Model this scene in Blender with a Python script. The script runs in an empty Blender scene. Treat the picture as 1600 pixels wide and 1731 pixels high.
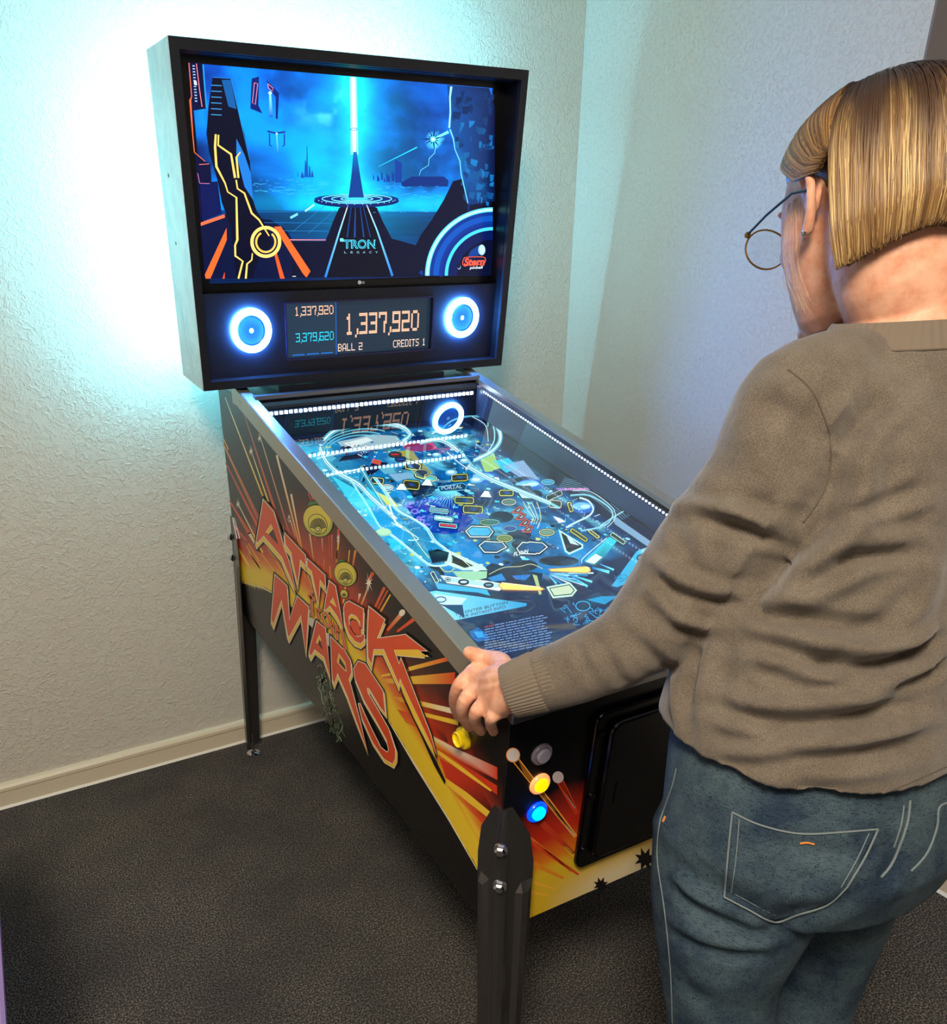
import bpy, bmesh, math, random
import numpy as np
from mathutils import Vector, Matrix
from mathutils.bvhtree import BVHTree

random.seed(7); RNG = np.random.default_rng(11)
SC = bpy.context.scene
COL = SC.collection

# ------------------------------------------------------------------ camera
def rxm(a): c, s = math.cos(a), math.sin(a); return np.array([[1,0,0],[0,c,-s],[0,s,c]])
def rzm(a): c, s = math.cos(a), math.sin(a); return np.array([[c,-s,0],[s,c,0],[0,0,1]])
FOC = 1269.03; PPX, PPY = 800-160.05, 865.5+212.27
CR = rzm(-0.439176) @ rxm(1.147850) @ rzm(-0.0435726)
CP = np.array([-0.520333, -0.734105, 1.336400])
cam_d = bpy.data.cameras.new('camera'); cam = bpy.data.objects.new('camera', cam_d); COL.objects.link(cam)
M = Matrix.Identity(4)
for i in range(3):
    for j in range(3): M[i][j] = CR[i][j]
    M[i][3] = CP[i]
cam.matrix_world = M
cam_d.sensor_fit = 'HORIZONTAL'; cam_d.sensor_width = 36; cam_d.lens = FOC/1600*36
cam_d.shift_x = 160.05/1600; cam_d.shift_y = 212.27/1600
cam_d.clip_start = .02
SC.camera = cam

# ------------------------------------------------------------------ world, view, lights
SC.view_settings.view_transform = 'Standard'; SC.view_settings.look = 'None'
SC.view_settings.exposure = 0.0; SC.view_settings.gamma = 1.0
SC.view_settings.use_curve_mapping = False
wd = bpy.data.worlds.new('world'); SC.world = wd; wd.use_nodes = True
wd.node_tree.nodes['Background'].inputs[0].default_value = (.5, .55, .65, 1)
wd.node_tree.nodes['Background'].inputs[1].default_value = .3

def area(name, loc, tgt, size, power, color, sy=None, spread=None):
    l = bpy.data.lights.new(name, 'AREA'); l.energy = power; l.color = color
    l.shape = 'RECTANGLE'; l.size = size; l.size_y = sy or size
    if spread: l.spread = math.radians(spread)
    o = bpy.data.objects.new(name, l); COL.objects.link(o); o.location = loc
    d = Vector(tgt)-Vector(loc); o.rotation_euler = d.to_track_quat('-Z', 'Y').to_euler()
    return o
area('ceiling_light_lamp', (-.70, -.85, 2.42), (-.1, -.1, .3), .35, 86, (1.0, .88, .73), .9)

# ------------------------------------------------------------------ rays through the lens: pixel -> point on a real plane
def ray(u, v):
    return CR @ np.array([(u-PPX)/FOC, -(v-PPY)/FOC, -1.0])
def at(u, v, depth): return CP + ray(u, v)*depth
def hit(u, v, p0, n):
    d = ray(u, v); return CP + d*(np.dot(np.asarray(p0)-CP, n)/np.dot(d, n))

ZB, TC, W, L, HF = .41498, .0632496, .665857, 1.3307, .4084
BX, BY, BZ, TB = -.0841, 1.09397, 1.15692, .1239325
BW, BH, BD = .8325, .6547, .1973
WALLY, WALLX = 1.43877, 1.25173
RC, RB = rxm(TC), rxm(TB)
def cab(x, y, z): return RC @ np.array([x, y, z]) + np.array([0, 0, ZB])
def bbx(x, y, z): return RB @ np.array([x, y, z]) + np.array([BX, BY, BZ])
def rail_z(y): return .425+.208*y
TV0, TVS = .36, .175                  # playfield screen: z = TV0 + TVS*y in cabinet coordinates
def px_side(u, v):
    q = RC.T @ (hit(u, v, (0,0,0), np.array([1.,0,0])) - np.array([0,0,ZB])); return q[1], q[2]
def px_front(u, v):
    q = RC.T @ (hit(u, v, cab(0,0,0), RC @ np.array([0,1.,0])) - np.array([0,0,ZB])); return q[0], q[2]
def px_tv(u, v):
    q = RC.T @ (hit(u, v, cab(0,0,TV0), RC @ np.array([0,-TVS,1.])) - np.array([0,0,ZB])); return q[0], q[1]
def px_bb(u, v, dep=.06):
    q = RB.T @ (hit(u, v, bbx(0,dep,0), RB @ np.array([0,1.,0])) - np.array([BX,BY,BZ])); return q[0], q[2]

# ------------------------------------------------------------------ materials
def lin(c):
    c = [x/255 for x in c[:3]]
    return tuple(x/12.92 if x <= .04045 else ((x+.055)/1.055)**2.4 for x in c)
def mat(name, color=(128,128,128), rough=.5, metal=0, emit=None, es=1.0, coat=0, attr=None, spec=.5, sheen=0):
    m = bpy.data.materials.new(name); m.use_nodes = True
    nt = m.node_tree; b = nt.nodes['Principled BSDF']
    b.inputs['Base Color'].default_value = (*lin(color), 1)
    b.inputs['Roughness'].default_value = rough; b.inputs['Metallic'].default_value = metal
    b.inputs['Specular IOR Level'].default_value = spec
    b.inputs['Coat Weight'].default_value = coat; b.inputs['Coat Roughness'].default_value = .08
    b.inputs['Sheen Weight'].default_value = sheen
    if emit is not None:
        b.inputs['Emission Color'].default_value = (*lin(emit), 1); b.inputs['Emission Strength'].default_value = es
    if attr:
        a = nt.nodes.new('ShaderNodeAttribute'); a.attribute_name = 'Col'
        nt.links.new(a.outputs['Color'], b.inputs['Emission Color' if attr == 'emit' else 'Base Color'])
        if attr == 'emit': b.inputs['Emission Strength'].default_value = es
    return m
def node(m, t, **kw):
    n = m.node_tree.nodes.new(t)
    for k, v in kw.items():
        if k in ('inputs',):
            for a, b in v.items(): n.inputs[a].default_value = b
        else: setattr(n, k, v)
    return n
def link(m, a, b): m.node_tree.links.new(a, b)
def bsdf(m): return m.node_tree.nodes['Principled BSDF']
def add_bump(m, height_socket, strength=.5, dist=.002, normal=None):
    bp = node(m, 'ShaderNodeBump', inputs={'Strength': strength, 'Distance': dist})
    link(m, height_socket, bp.inputs['Height'])
    if normal: link(m, normal, bp.inputs['Normal'])
    link(m, bp.outputs[0], bsdf(m).inputs['Normal']); return bp
def coords(m): return node(m, 'ShaderNodeNewGeometry').outputs['Position']
def objco(m): return node(m, 'ShaderNodeTexCoord').outputs['Object']
def noise(m, vec, scale, detail=3, rough=.5, dist=0):
    n = node(m, 'ShaderNodeTexNoise', inputs={'Scale': scale, 'Detail': detail, 'Roughness': rough, 'Distortion': dist})
    link(m, vec, n.inputs['Vector']); return n.outputs['Fac']
def ramp(m, fac, stops):
    r = node(m, 'ShaderNodeValToRGB'); e = r.color_ramp.elements
    e[0].position, e[0].color = stops[0][0], (*lin(stops[0][1]), 1)
    e[1].position, e[1].color = stops[-1][0], (*lin(stops[-1][1]), 1)
    for p, c in stops[1:-1]:
        x = e.new(p); x.color = (*lin(c), 1)
    link(m, fac, r.inputs[0]); return r.outputs[0]
def stretch(m, vec, s, rot=(0,0,0)):
    mp = node(m, 'ShaderNodeMapping'); mp.inputs['Scale'].default_value = s; mp.inputs['Rotation'].default_value = rot
    link(m, vec, mp.inputs[0]); return mp.outputs[0]

# woodchip wallpaper
m_wall = mat('wallpaper', (214,207,192), .85)
co = coords(m_wall)
w1 = noise(m_wall, co, 72, 3, .6, 1.0)
r1 = node(m_wall, 'ShaderNodeMapRange', inputs={'From Min': .45, 'From Max': .72}); link(m_wall, w1, r1.inputs[0])
add_bump(m_wall, r1.outputs[0], .62, .0034)
m_wall2 = mat('wallpaper_fine', (214,207,196), .85)
w1 = noise(m_wall2, coords(m_wall2), 120, 3, .6, .8)
r1 = node(m_wall2, 'ShaderNodeMapRange', inputs={'From Min': .5, 'From Max': .75}); link(m_wall2, w1, r1.inputs[0])
add_bump(m_wall2, r1.outputs[0], .7, .0022)
m_ceil = mat('ceiling_paint', (225,222,215), .9)
# carpet
m_carpet = mat('carpet', (40,38,36), .95, spec=.1, sheen=.15)
co = coords(m_carpet)
n1 = noise(m_carpet, co, 260, 3, .8); n2 = noise(m_carpet, co, 3.2, 3, .6)
c1 = ramp(m_carpet, n1, [(.40,(5,5,7)), (.505,(32,33,36)), (.60,(172,164,152))])
c2 = ramp(m_carpet, n2, [(.35,(175,170,170)), (.65,(255,246,232))])
mx = node(m_carpet, 'ShaderNodeMix', data_type='RGBA', blend_type='MULTIPLY', inputs={0: 1.0})
link(m_carpet, c1, mx.inputs[6]); link(m_carpet, c2, mx.inputs[7]); link(m_carpet, mx.outputs[2], bsdf(m_carpet).inputs['Base Color'])
add_bump(m_carpet, n1, 1.0, .006)
m_base = mat('skirting_paint', (226,214,186), .35)
m_caulk = mat('white_seal', (240,236,225), .5)

m_print = mat('cabinet_print', rough=.3, attr='base', coat=.1, spec=.28)
m_cab = mat('cabinet_black', (24,22,22), .3, coat=.3)
m_bbout = mat('backbox_side_vinyl', (128,134,132), .2, coat=.5)
w1 = noise(m_bbout, coords(m_bbout), 9, 4, .6, .4)
link(m_bbout, ramp(m_bbout, w1, [(.35,(170,178,175)), (.6,(200,205,200))]), bsdf(m_bbout).inputs['Base Color'])
m_bbfront = mat('backbox_front_black', (26,28,34), .3)
m_bbin = mat('backbox_inside_black', (10,10,14), .35)
m_panel = mat('speaker_panel_black', (18,20,30), .38)
m_bezel = mat('monitor_bezel', (9,10,14), .25)
m_rail = mat('rail_metal', (176,166,150), .33, .75)
m_railsteel = mat('steel_lock_bar', (150,150,152), .28, .9)
m_chrome = mat('chrome', (215,215,218), .12, 1)
m_leg = mat('leg_chrome', (128,125,124), .24, .92)
m_bolt = mat('bolt_chrome', (225,225,232), .15, 1)
m_coin = mat('coin_door_black', (5,5,7), .22, .0, spec=.4)
m_screen = mat('backglass_picture', (0,0,0), .25, attr='emit', es=1.4)
m_tv = mat('playfield_picture', (0,0,0), .035, attr='emit', es=1.55, spec=.6)
m_dots = mat('score_dots', (0,0,0), .4, attr='emit', es=1.5)
m_led = mat('led_white', (255,255,255), .5, emit=(190,222,255), es=32)
m_ledside = mat('led_side', (255,255,255), .5, emit=(200,215,255), es=3.2)
m_ledrear = mat('led_cyan', (255,255,255), .5, emit=(120,225,255), es=360)
m_pcb = mat('led_tape', (25,30,48), .35)
m_ring = mat('speaker_light_ring', (255,255,255), .5, emit=(70,145,255), es=280)
m_cone = mat('speaker_cone', (40,80,120), .3, emit=(40,150,235), es=.25)
m_surr = mat('speaker_surround', (15,40,80), .3, emit=(20,90,190), es=.35)
m_cap = mat('speaker_cap', (200,235,255), .15, emit=(150,215,255), es=.4)
m_yellow = mat('yellow_plastic', (255,222,20), .28, coat=.4)
m_ylit = mat('lit_yellow_plastic', (255,210,20), .25, emit=(255,196,0), es=1.1)
m_ylit2 = mat('lit_yellow_rim', (255,180,120), .25, emit=(255,150,90), es=.7)
m_blit = mat('lit_blue_plastic', (0,170,255), .25, emit=(0,175,255), es=1.9)
m_blit2 = mat('lit_blue_rim', (0,60,255), .25, emit=(0,50,255), es=3.0)
m_grey = mat('grey_plastic', (150,145,160), .35)
m_grey2 = mat('grey_rim_plastic', (120,112,125), .35)
m_lens = mat('lavender_leather', (160,140,205), .6)
m_white = mat('white_plastic', (235,232,235), .4)

# thin glass: mostly clear, mirrors by angle
m_glass = bpy.data.materials.new('glass_sheet'); m_glass.use_nodes = True
nt = m_glass.node_tree; nt.nodes.clear()
o_ = nt.nodes.new('ShaderNodeOutputMaterial'); mxs = nt.nodes.new('ShaderNodeMixShader')
tr = nt.nodes.new('ShaderNodeBsdfTransparent'); gl = nt.nodes.new('ShaderNodeBsdfGlossy')
fr = nt.nodes.new('ShaderNodeFresnel'); fr.inputs[0].default_value = 1.5
gl.inputs['Roughness'].default_value = .0; tr.inputs[0].default_value = (.95,.97,.98,1)
ml = nt.nodes.new('ShaderNodeMath'); ml.operation = 'MULTIPLY'; ml.inputs[1].default_value = 1.7
nt.links.new(fr.outputs[0], ml.inputs[0]); nt.links.new(ml.outputs[0], mxs.inputs[0])
nt.links.new(tr.outputs[0], mxs.inputs[1]); nt.links.new(gl.outputs[0], mxs.inputs[2]); nt.links.new(mxs.outputs[0], o_.inputs[0])

# ------------------------------------------------------------------ object helpers
def empty(name, loc, label=None, cat=None, group=None):
    o = bpy.data.objects.new(name, None); COL.objects.link(o); o.location = loc; o.empty_display_size = .05
    if label: o['label'] = label
    if cat: o['category'] = cat
    if group: o['group'] = group
    return o
WORLD = {}
def mesh_obj(name, V, F, material, parent=None, smooth=False, cols=None, kind=None, label=None, mats=None, fm=None):
    V = np.asarray(V, float).reshape(-1, 3)
    org = np.array(WORLD.get(parent.name, (0,0,0))) if parent else np.zeros(3)
    me = bpy.data.meshes.new(name); me.from_pydata((V-org).tolist(), [], [list(map(int, f)) for f in F]); me.update()
    for mm in (mats or [material]): me.materials.append(mm)
    if fm is not None: me.polygons.foreach_set('material_index', list(fm))
    if smooth: me.polygons.foreach_set('use_smooth', [True]*len(me.polygons))
    if cols is not None:
        a = me.color_attributes.new('Col', 'FLOAT_COLOR', 'POINT')
        c = np.ones((len(V), 4)); c[:, :3] = cols; a.data.foreach_set('color', c.ravel())
    o = bpy.data.objects.new(name, me); COL.objects.link(o)
    if parent: o.parent = parent; WORLD[o.name] = tuple(org)
    else: WORLD[o.name] = (0,0,0)
    if kind: o['kind'] = kind
    if label: o['label'] = label
    return o
def root(name, loc, label, cat, group=None):
    o = empty(name, loc, label, cat, group); WORLD[o.name] = tuple(loc); return o

class MB:
    """collects shapes in any frame f (maps local triples to world)"""
    def __init__(s, f=None): s.V = []; s.F = []; s.f = f or (lambda x, y, z: np.array([x, y, z])); s.fm = []; s.m = 0
    def add(s, V, F):
        n = len(s.V); s.V += [s.f(*v) for v in V]; s.F += [[i+n for i in f] for f in F]; s.fm += [s.m]*len(F)
    def box(s, x0, x1, y0, y1, z0, z1):
        V = [(x0,y0,z0),(x1,y0,z0),(x1,y1,z0),(x0,y1,z0),(x0,y0,z1),(x1,y0,z1),(x1,y1,z1),(x0,y1,z1)]
        s.add(V, [(0,3,2,1),(4,5,6,7),(0,1,5,4),(1,2,6,5),(2,3,7,6),(3,0,4,7)])
    def prism(s, P, fa, fb):
        """P 2D ring; fa, fb map 2D -> triple for the two caps"""
        n = len(P); V = [fa(*p) for p in P]+[fb(*p) for p in P]
        s.add(V, [list(range(n))[::-1], list(range(n, 2*n))]+[(i, (i+1) % n, n+(i+1) % n, n+i) for i in range(n)])
    def tube(s, pts, rads, seg=12, cap=True, sc=None):
        pts = [np.asarray(p, float) for p in pts]
        if not hasattr(rads, '__len__'): rads = [rads]*len(pts)
        up = np.array([0,0,1.]); V = []; F = []
        for i, p in enumerate(pts):
            t = pts[min(i+1, len(pts)-1)]-pts[max(i-1, 0)]; t = t/(np.linalg.norm(t)+1e-9)
            if i == 0:
                a = np.cross(t, up); a = np.cross(t, [1,0,0]) if np.linalg.norm(a) < .2 else a
            else: a = a - t*np.dot(a, t)
            a = a/np.linalg.norm(a); b = np.cross(t, a)
            for k in range(seg):
                q = 2*math.pi*k/seg; V.append(tuple(p+rads[i]*(math.cos(q)*a+math.sin(q)*b)))
        for i in range(len(pts)-1):
            for k in range(seg): F.append((i*seg+k, i*seg+(k+1) % seg, (i+1)*seg+(k+1) % seg, (i+1)*seg+k))
        if cap: F.append(list(range(seg))[::-1]); F.append([len(V)-seg+k for k in range(seg)])
        s.add(V, F)
    def lathe(s, c, axis, prof, seg=32):
        """prof: list of (r, h) along axis from c"""
        c = np.asarray(c, float); ax = np.asarray(axis, float); ax = ax/np.linalg.norm(ax)
        a = np.cross(ax, [0,0,1.]); a = np.cross(ax, [1.,0,0]) if np.linalg.norm(a) < .1 else a
        a = a/np.linalg.norm(a); b = np.cross(ax, a); V = []; F = []
        for r, h in prof:
            for k in range(seg):
                q = 2*math.pi*k/seg; V.append(tuple(c+ax*h+r*(math.cos(q)*a+math.sin(q)*b)))
        for i in range(len(prof)-1):
            for k in range(seg): F.append((i*seg+k, i*seg+(k+1) % seg, (i+1)*seg+(k+1) % seg, (i+1)*seg+k))
        F.append([len(V)-seg+k for k in range(seg)]); F.append(list(range(seg))[::-1])
        s.add(V, F)
    def build(s, name, material, parent=None, smooth=False, bevel=0, **kw):
        if len(s.fm) and max(s.fm) > 0: kw['fm'] = s.fm
        o = mesh_obj(name, s.V, s.F, material, parent, smooth, **kw)
        bm = bmesh.new(); bm.from_mesh(o.data); bmesh.ops.recalc_face_normals(bm, faces=bm.faces); bm.to_mesh(o.data); bm.free()
        if bevel:
            b = o.modifiers.new('bevel', 'BEVEL'); b.width = bevel; b.segments = 2; b.limit_method = 'ANGLE'
        if smooth:
            try: o.data.set_sharp_from_angle(angle=math.radians(40))
            except Exception: pass
        return o

class Art:
    """flat print: coloured polygons on a plane. m3(a, b, lift) -> world"""
    def __init__(s, m3, px=None, step=.0003, base=.0004): s.m3 = m3; s.px = px; s.V = []; s.F = []; s.C = []; s.step = step; s.base = base
    def poly(s, P, col, layer=0, px=True):
        if px and s.px: P = [s.px(*q) for q in P]
        n = len(s.V); multi = not isinstance(col[0], (int, float))
        s.V += [s.m3(a, b, s.base+s.step*layer) for a, b in P]
        s.C += [lin(c) for c in col] if multi else [lin(col)]*len(P)
        s.F.append(list(range(n, n+len(P))))
    def stroke(s, P, w, col, layer=0, px=True, closed=False):
        if closed: P = list(P)+[P[0]]
        n = len(P); P = [np.asarray(q, float) for q in P]
        if not hasattr(w, '__len__'): w = [w]*n
        multi = not isinstance(col[0], (int, float)); cc = col if multi else [col]*n
        Lf, Rt = [], []
        for i in range(n):
            d = P[min(i+1, n-1)]-P[max(i-1, 0)]; d = d/(np.hypot(*d)+1e-9); nn = np.array([-d[1], d[0]])*w[i]/2
            Lf.append(P[i]+nn); Rt.append(P[i]-nn)
        for i in range(n-1):
            s.poly([Lf[i], Lf[i+1], Rt[i+1], Rt[i]], [cc[i], cc[i+1], cc[i+1], cc[i]], layer, px)
    def disc(s, c, rx, ry, col, layer=0, rot=0, px=True, seg=24):
        cr, sr = math.cos(rot), math.sin(rot); P = []
        for k in range(seg):
            a = 2*math.pi*k/seg; x, y = rx*math.cos(a), ry*math.sin(a)
            P.append((c[0]+x*cr-y*sr, c[1]+x*sr+y*cr))
        s.poly(P, col, layer, px)
    def ring(s, c, rx, ry, w, col, layer=0, rot=0, px=True, seg=28, a0=0, a1=2*math.pi):
        cr, sr = math.cos(rot), math.sin(rot); P = []
        for k in range(seg+1):
            a = a0+(a1-a0)*k/seg; x, y = rx*math.cos(a), ry*math.sin(a)
            P.append((c[0]+x*cr-y*sr, c[1]+x*sr+y*cr))
        s.stroke(P, w, col, layer, px)
    def grid(s, A, B, na, nb, fn, layer=0):
        n = len(s.V)
        aa, bb = np.meshgrid(np.linspace(*A, na), np.linspace(*B, nb)); C = fn(aa.ravel(), bb.ravel())
        s.V += [s.m3(a, b, s.base+s.step*layer) for a, b in zip(aa.ravel(), bb.ravel())]; s.C += [tuple(c) for c in C]
        for j in range(nb-1):
            for i in range(na-1):
                q = n+j*na+i; s.F.append([q, q+1, q+na+1, q+na])
    def text(s, txt, org, ex, ey, col, layer=0, px=True, size=1.0, bold=0.0, shear=0):
        """text box: org lower-left; ex vector for one unit width of text size, ey for height"""
        cu = bpy.data.curves.new('t', 'FONT'); cu.body = txt; cu.size = 1; cu.offset = bold; cu.shear = shear
        cu.resolution_u = 3
        ob = bpy.data.objects.new('t', cu); COL.objects.link(ob)
        dg = bpy.context.evaluated_depsgraph_get(); me = ob.evaluated_get(dg).to_mesh()
        vs = [(v.co.x, v.co.y) for v in me.vertices]; fs = [list(p.vertices) for p in me.polygons]
        wd_ = max(v[0] for v in vs) or 1
        n = len(s.V); org, ex, ey = map(np.asarray, (org, ex, ey))
        P = [org+ex*(x/wd_)+ey*(y/.7) for x, y in vs]
        if px and s.px: P = [s.px(*q) for q in P]
        s.V += [s.m3(a, b, s.base+s.step*layer) for a, b in P]; s.C += [lin(col)]*len(P); s.F += [[i+n for i in f] for f in fs]
        ob.evaluated_get(dg).to_mesh_clear(); bpy.data.objects.remove(ob); bpy.data.curves.remove(cu)
    def build(s, name, material, parent, **kw): return mesh_obj(name, s.V, s.F, material, parent, cols=np.array(s.C), **kw)

def frame(ox, oy, k): return lambda x, y: (ox+x/k, oy+y/k)
def offset(P, d):
    P = [np.asarray(p, float) for p in P]; n = len(P); A = sum(P[i][0]*P[(i+1) % n][1]-P[(i+1) % n][0]*P[i][1] for i in range(n))
    sg = 1 if A > 0 else -1; out = []
    for i in range(n):
        a, b, c = P[i-1], P[i], P[(i+1) % n]
        u = (b-a)/(np.hypot(*(b-a))+1e-9); v = (c-b)/(np.hypot(*(c-b))+1e-9)
        n1 = np.array([u[1], -u[0]])*sg; n2 = np.array([v[1], -v[0]])*sg; m_ = n1+n2; l = np.hypot(*m_)
        if l < .3: m_ = u-v; m_ = m_/np.hypot(*m_)*1.6; out.append(b+m_*d); continue
        m_ = m_/l; k = min(1/max(np.dot(m_, n1), .1), 2.4); out.append(b+m_*d*k)
    return [tuple(q) for q in out]
def fbm(x, y, sc, oct=4, seed=0):
    r = np.random.default_rng(seed); out = np.zeros_like(x); amp = .5
    for o in range(oct):
        T = r.random((64, 64)); X = x*sc; Y = y*sc; xi = np.floor(X).astype(int); yi = np.floor(Y).astype(int)
        fx = X-xi; fy = Y-yi; fx = fx*fx*(3-2*fx); fy = fy*fy*(3-2*fy)
        g = lambda i, j: T[i % 64, j % 64]
        out += amp*((g(xi,yi)*(1-fx)+g(xi+1,yi)*fx)*(1-fy)+(g(xi,yi+1)*(1-fx)+g(xi+1,yi+1)*fx)*fy); sc *= 2; amp *= .5
    return out/(1-.5**oct)
def mixc(a, b, t):
    t = np.clip(np.asarray(t), 0, 1)[:, None]; a = np.asarray(a, float); b = np.asarray(b, float)
    return a*(1-t)+b*t
L3 = lambda *c: np.array(lin(c))

# ------------------------------------------------------------------ the room
fl = MB(); fl.box(-2.2, 2.0, -2.6, WALLY+.1, -.1, 0); fl.build('floor', m_carpet, kind='structure', label='dark speckled grey carpet')
cl = MB(); cl.box(-2.2, 2.0, -2.6, WALLY+.1, 2.5, 2.6); cl.build('ceiling', m_ceil, kind='structure')
wb = MB(); wb.box(-2.2, WALLX+.05, WALLY, WALLY+.1, 0, 2.5); wb.build('wall_back', m_wall, kind='structure', label='off-white wall in coarse woodchip paper behind the pinball machine')
NI = .412                                   # wall_right steps back above its lower half, nearer than y = NI
wr = MB(); wr.box(WALLX, WALLX+.3, NI, WALLY, 0, 2.5); wr.box(WALLX, WALLX+.3, -2.6, NI, 0, 1.0)
wr.build('wall_right', m_wall2, kind='structure', label='off-white wall to the right of the pinball machine')
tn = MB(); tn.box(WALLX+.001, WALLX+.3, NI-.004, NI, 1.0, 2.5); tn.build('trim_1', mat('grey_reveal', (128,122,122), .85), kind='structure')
w2 = MB(); w2.box(WALLX+.3, WALLX+.4, -2.6, WALLY+.1, 0, 2.5); w2.build('wall_niche', m_wall2, kind='structure')
wl = MB(); wl.box(-2.2, -2.1, -2.6, WALLY, 0, 2.5); wl.build('wall_left', m_wall2, kind='structure')
wf = MB(); wf.box(-2.2, 2.0, -2.7, -2.6, 0, 2.5); wf.build('wall_front', m_wall2, kind='structure')
def skirting(name, f, a, b):
    k = MB(f)                                # profile: flat board, then a rounded top lip
    P = [(0,0),(.014,0),(.014,.052),(.017,.056),(.017,.066),(.012,.074),(.004,.078),(0,.078)]
    k.prism(P, lambda d, z: (a, d, z), lambda d, z: (b, d, z)); o = k.build(name, m_base, kind='structure')
    c = MB(f); c.prism([(.014,0),(.021,0),(.014,.006)], lambda d, z: (a, d, z), lambda d, z: (b, d, z)); c.build('seal', m_caulk, o)
skirting('baseboard_back', lambda a, d, z: np.array([a, WALLY-d, z]), -2.1, WALLX)
skirting('baseboard_right', lambda a, d, z: np.array([WALLX-d, a, z]), -2.6, WALLY-.017)
# ceiling lamp that lights the room (out of frame, above and behind the photographer)
t = root('ceiling_light', (-.70, -.85, 2.5), 'long white ceiling panel light behind the photographer', 'lamp')
k = MB(); k.box(-.97, -.43, -1.42, -.28, 2.44, 2.5); k.build('housing', m_white, t, bevel=.004)
m_diff = mat('lamp_diffuser', (255,255,255), .6, emit=(255,226,190), es=3)
k = MB(); k.box(-.94, -.46, -1.39, -.31, 2.432, 2.441); k.build('diffuser', m_diff, t)

# ------------------------------------------------------------------ pinball machine
pm = root('pinball_machine', (W/2, L/2, 0), 'black pinball machine with lit backbox and orange burst print on its side', 'pinball machine')
T_ = .019
# cabinet body: side profile, hollow above the playfield
side = [(0,0),(L,0),(L,.655),(1.18,.652),(.10,HF+.018),(0,HF)]
k = MB(cab)
for x0, x1 in ((0, T_), (W-T_, W)): k.prism(side, lambda y, z: (x0, y, z), lambda y, z: (x1, y, z))
k.box(T_, W-T_, 0, T_, 0, HF-.002); k.box(T_, W-T_, L-T_, L, 0, .655); k.box(T_, W-T_, T_, L-T_, .005, .02)
k.prism([(1.12,.60),(L-T_,.60),(L-T_,.655),(1.12,.655)], lambda y, z: (T_, y, z), lambda y, z: (W-T_, y, z))
cabinet = k.build('cabinet', m_cab, pm, bevel=.0012)
k = MB(cab)
for x0 in (T_, W-T_-.0008): k.prism([(.03,TV0+.01),(1.10,TV0+TVS*1.1+.003),(1.10,.640),(.10,HF+.012),(.03,HF)], lambda y, z: (x0, y, z), lambda y, z: (x0+.0008, y, z)); k.build('inner_side', mat('inner_side_blue_lit', (84,96,140), .35), pm); k = MB(cab)  # bluish light of the led tapes is put into these sheets' base colour
# playfield screen
k = MB(cab); k.prism([(.02,TV0+TVS*.02-.03),(1.105,TV0+TVS*1.105-.03),(1.105,TV0+TVS*1.105),(.02,TV0+TVS*.02)], lambda y, z: (T_+.0012, y, z), lambda y, z: (W-T_-.0012, y, z))
tvo = k.build('playfield_screen', m_bezel, pm)
# back board below the backbox, with the light bar
k = MB(cab); k.prism([(1.105,.55),(1.118,.55),(1.118,.652),(1.105,.652)], lambda y, z: (T_+.001, y, z), lambda y, z: (W-T_-.001, y, z))
k.build('back_board', m_panel, pm)
k = MB(cab); k.box(T_+.003, W-T_-.003, 1.088, 1.104, .633, .641); k.build('trim_strip', m_railsteel, pm)
k = MB(cab); k.box(T_+.003, W-T_-.003, 1.086, 1.104, .649, .658); k.build('trim_strip', m_railsteel, pm)
k = MB(cab); k.box(T_+.006, W-T_-.006, 1.099, 1.1045, .607, .620); lb = k.build('light_bar', m_pcb, pm)
k = MB(cab)
for i in range(48):
    x = T_+.018+i*(W-2*T_-.036)/47; k.box(x-.0034, x+.0034, 1.0965, 1.0992, .610, .617)
k.build('led', m_led, lb, kind='stuff')
# led tapes along both inner side walls
for sx in (0, 1):
    xa = T_+.0005 if not sx else W-T_-.0035
    k = MB(cab); k.prism([(.10,rail_z(.10)-.031),(1.08,rail_z(1.08)-.031),(1.08,rail_z(1.08)-.020),(.10,rail_z(.10)-.020)], lambda y, z: (xa, y, z), lambda y, z: (xa+.003, y, z))
    lt = k.build('light_tape', m_pcb, pm); k = MB(cab)
    for i in range(96):
        y = .11+i*.01; z = rail_z(y)-.0255; xb = xa+.003 if not sx else xa-.0015
        k.box(xb, xb+.0015, y-.0024, y+.0024, z-.0021, z+.0021)
    k.build('led', m_ledside, lt, kind='stuff')
# glass
k = MB(cab); k.prism([(.085,rail_z(.085)-.012),(1.085,rail_z(1.085)-.012),(1.085,rail_z(1.085)-.0085),(.085,rail_z(.085)-.0085)][:2]+[], lambda y, z: (T_, y, z), lambda y, z: (W-T_, y, z)) if False else None
gz = lambda y: rail_z(y)-.010
V = [cab(T_,.085,gz(.085)), cab(W-T_,.085,gz(.085)), cab(W-T_,1.086,gz(1.086)), cab(T_,1.086,gz(1.086))]
mesh_obj('glass', V, [(0,1,2,3)], m_glass, pm)
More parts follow.
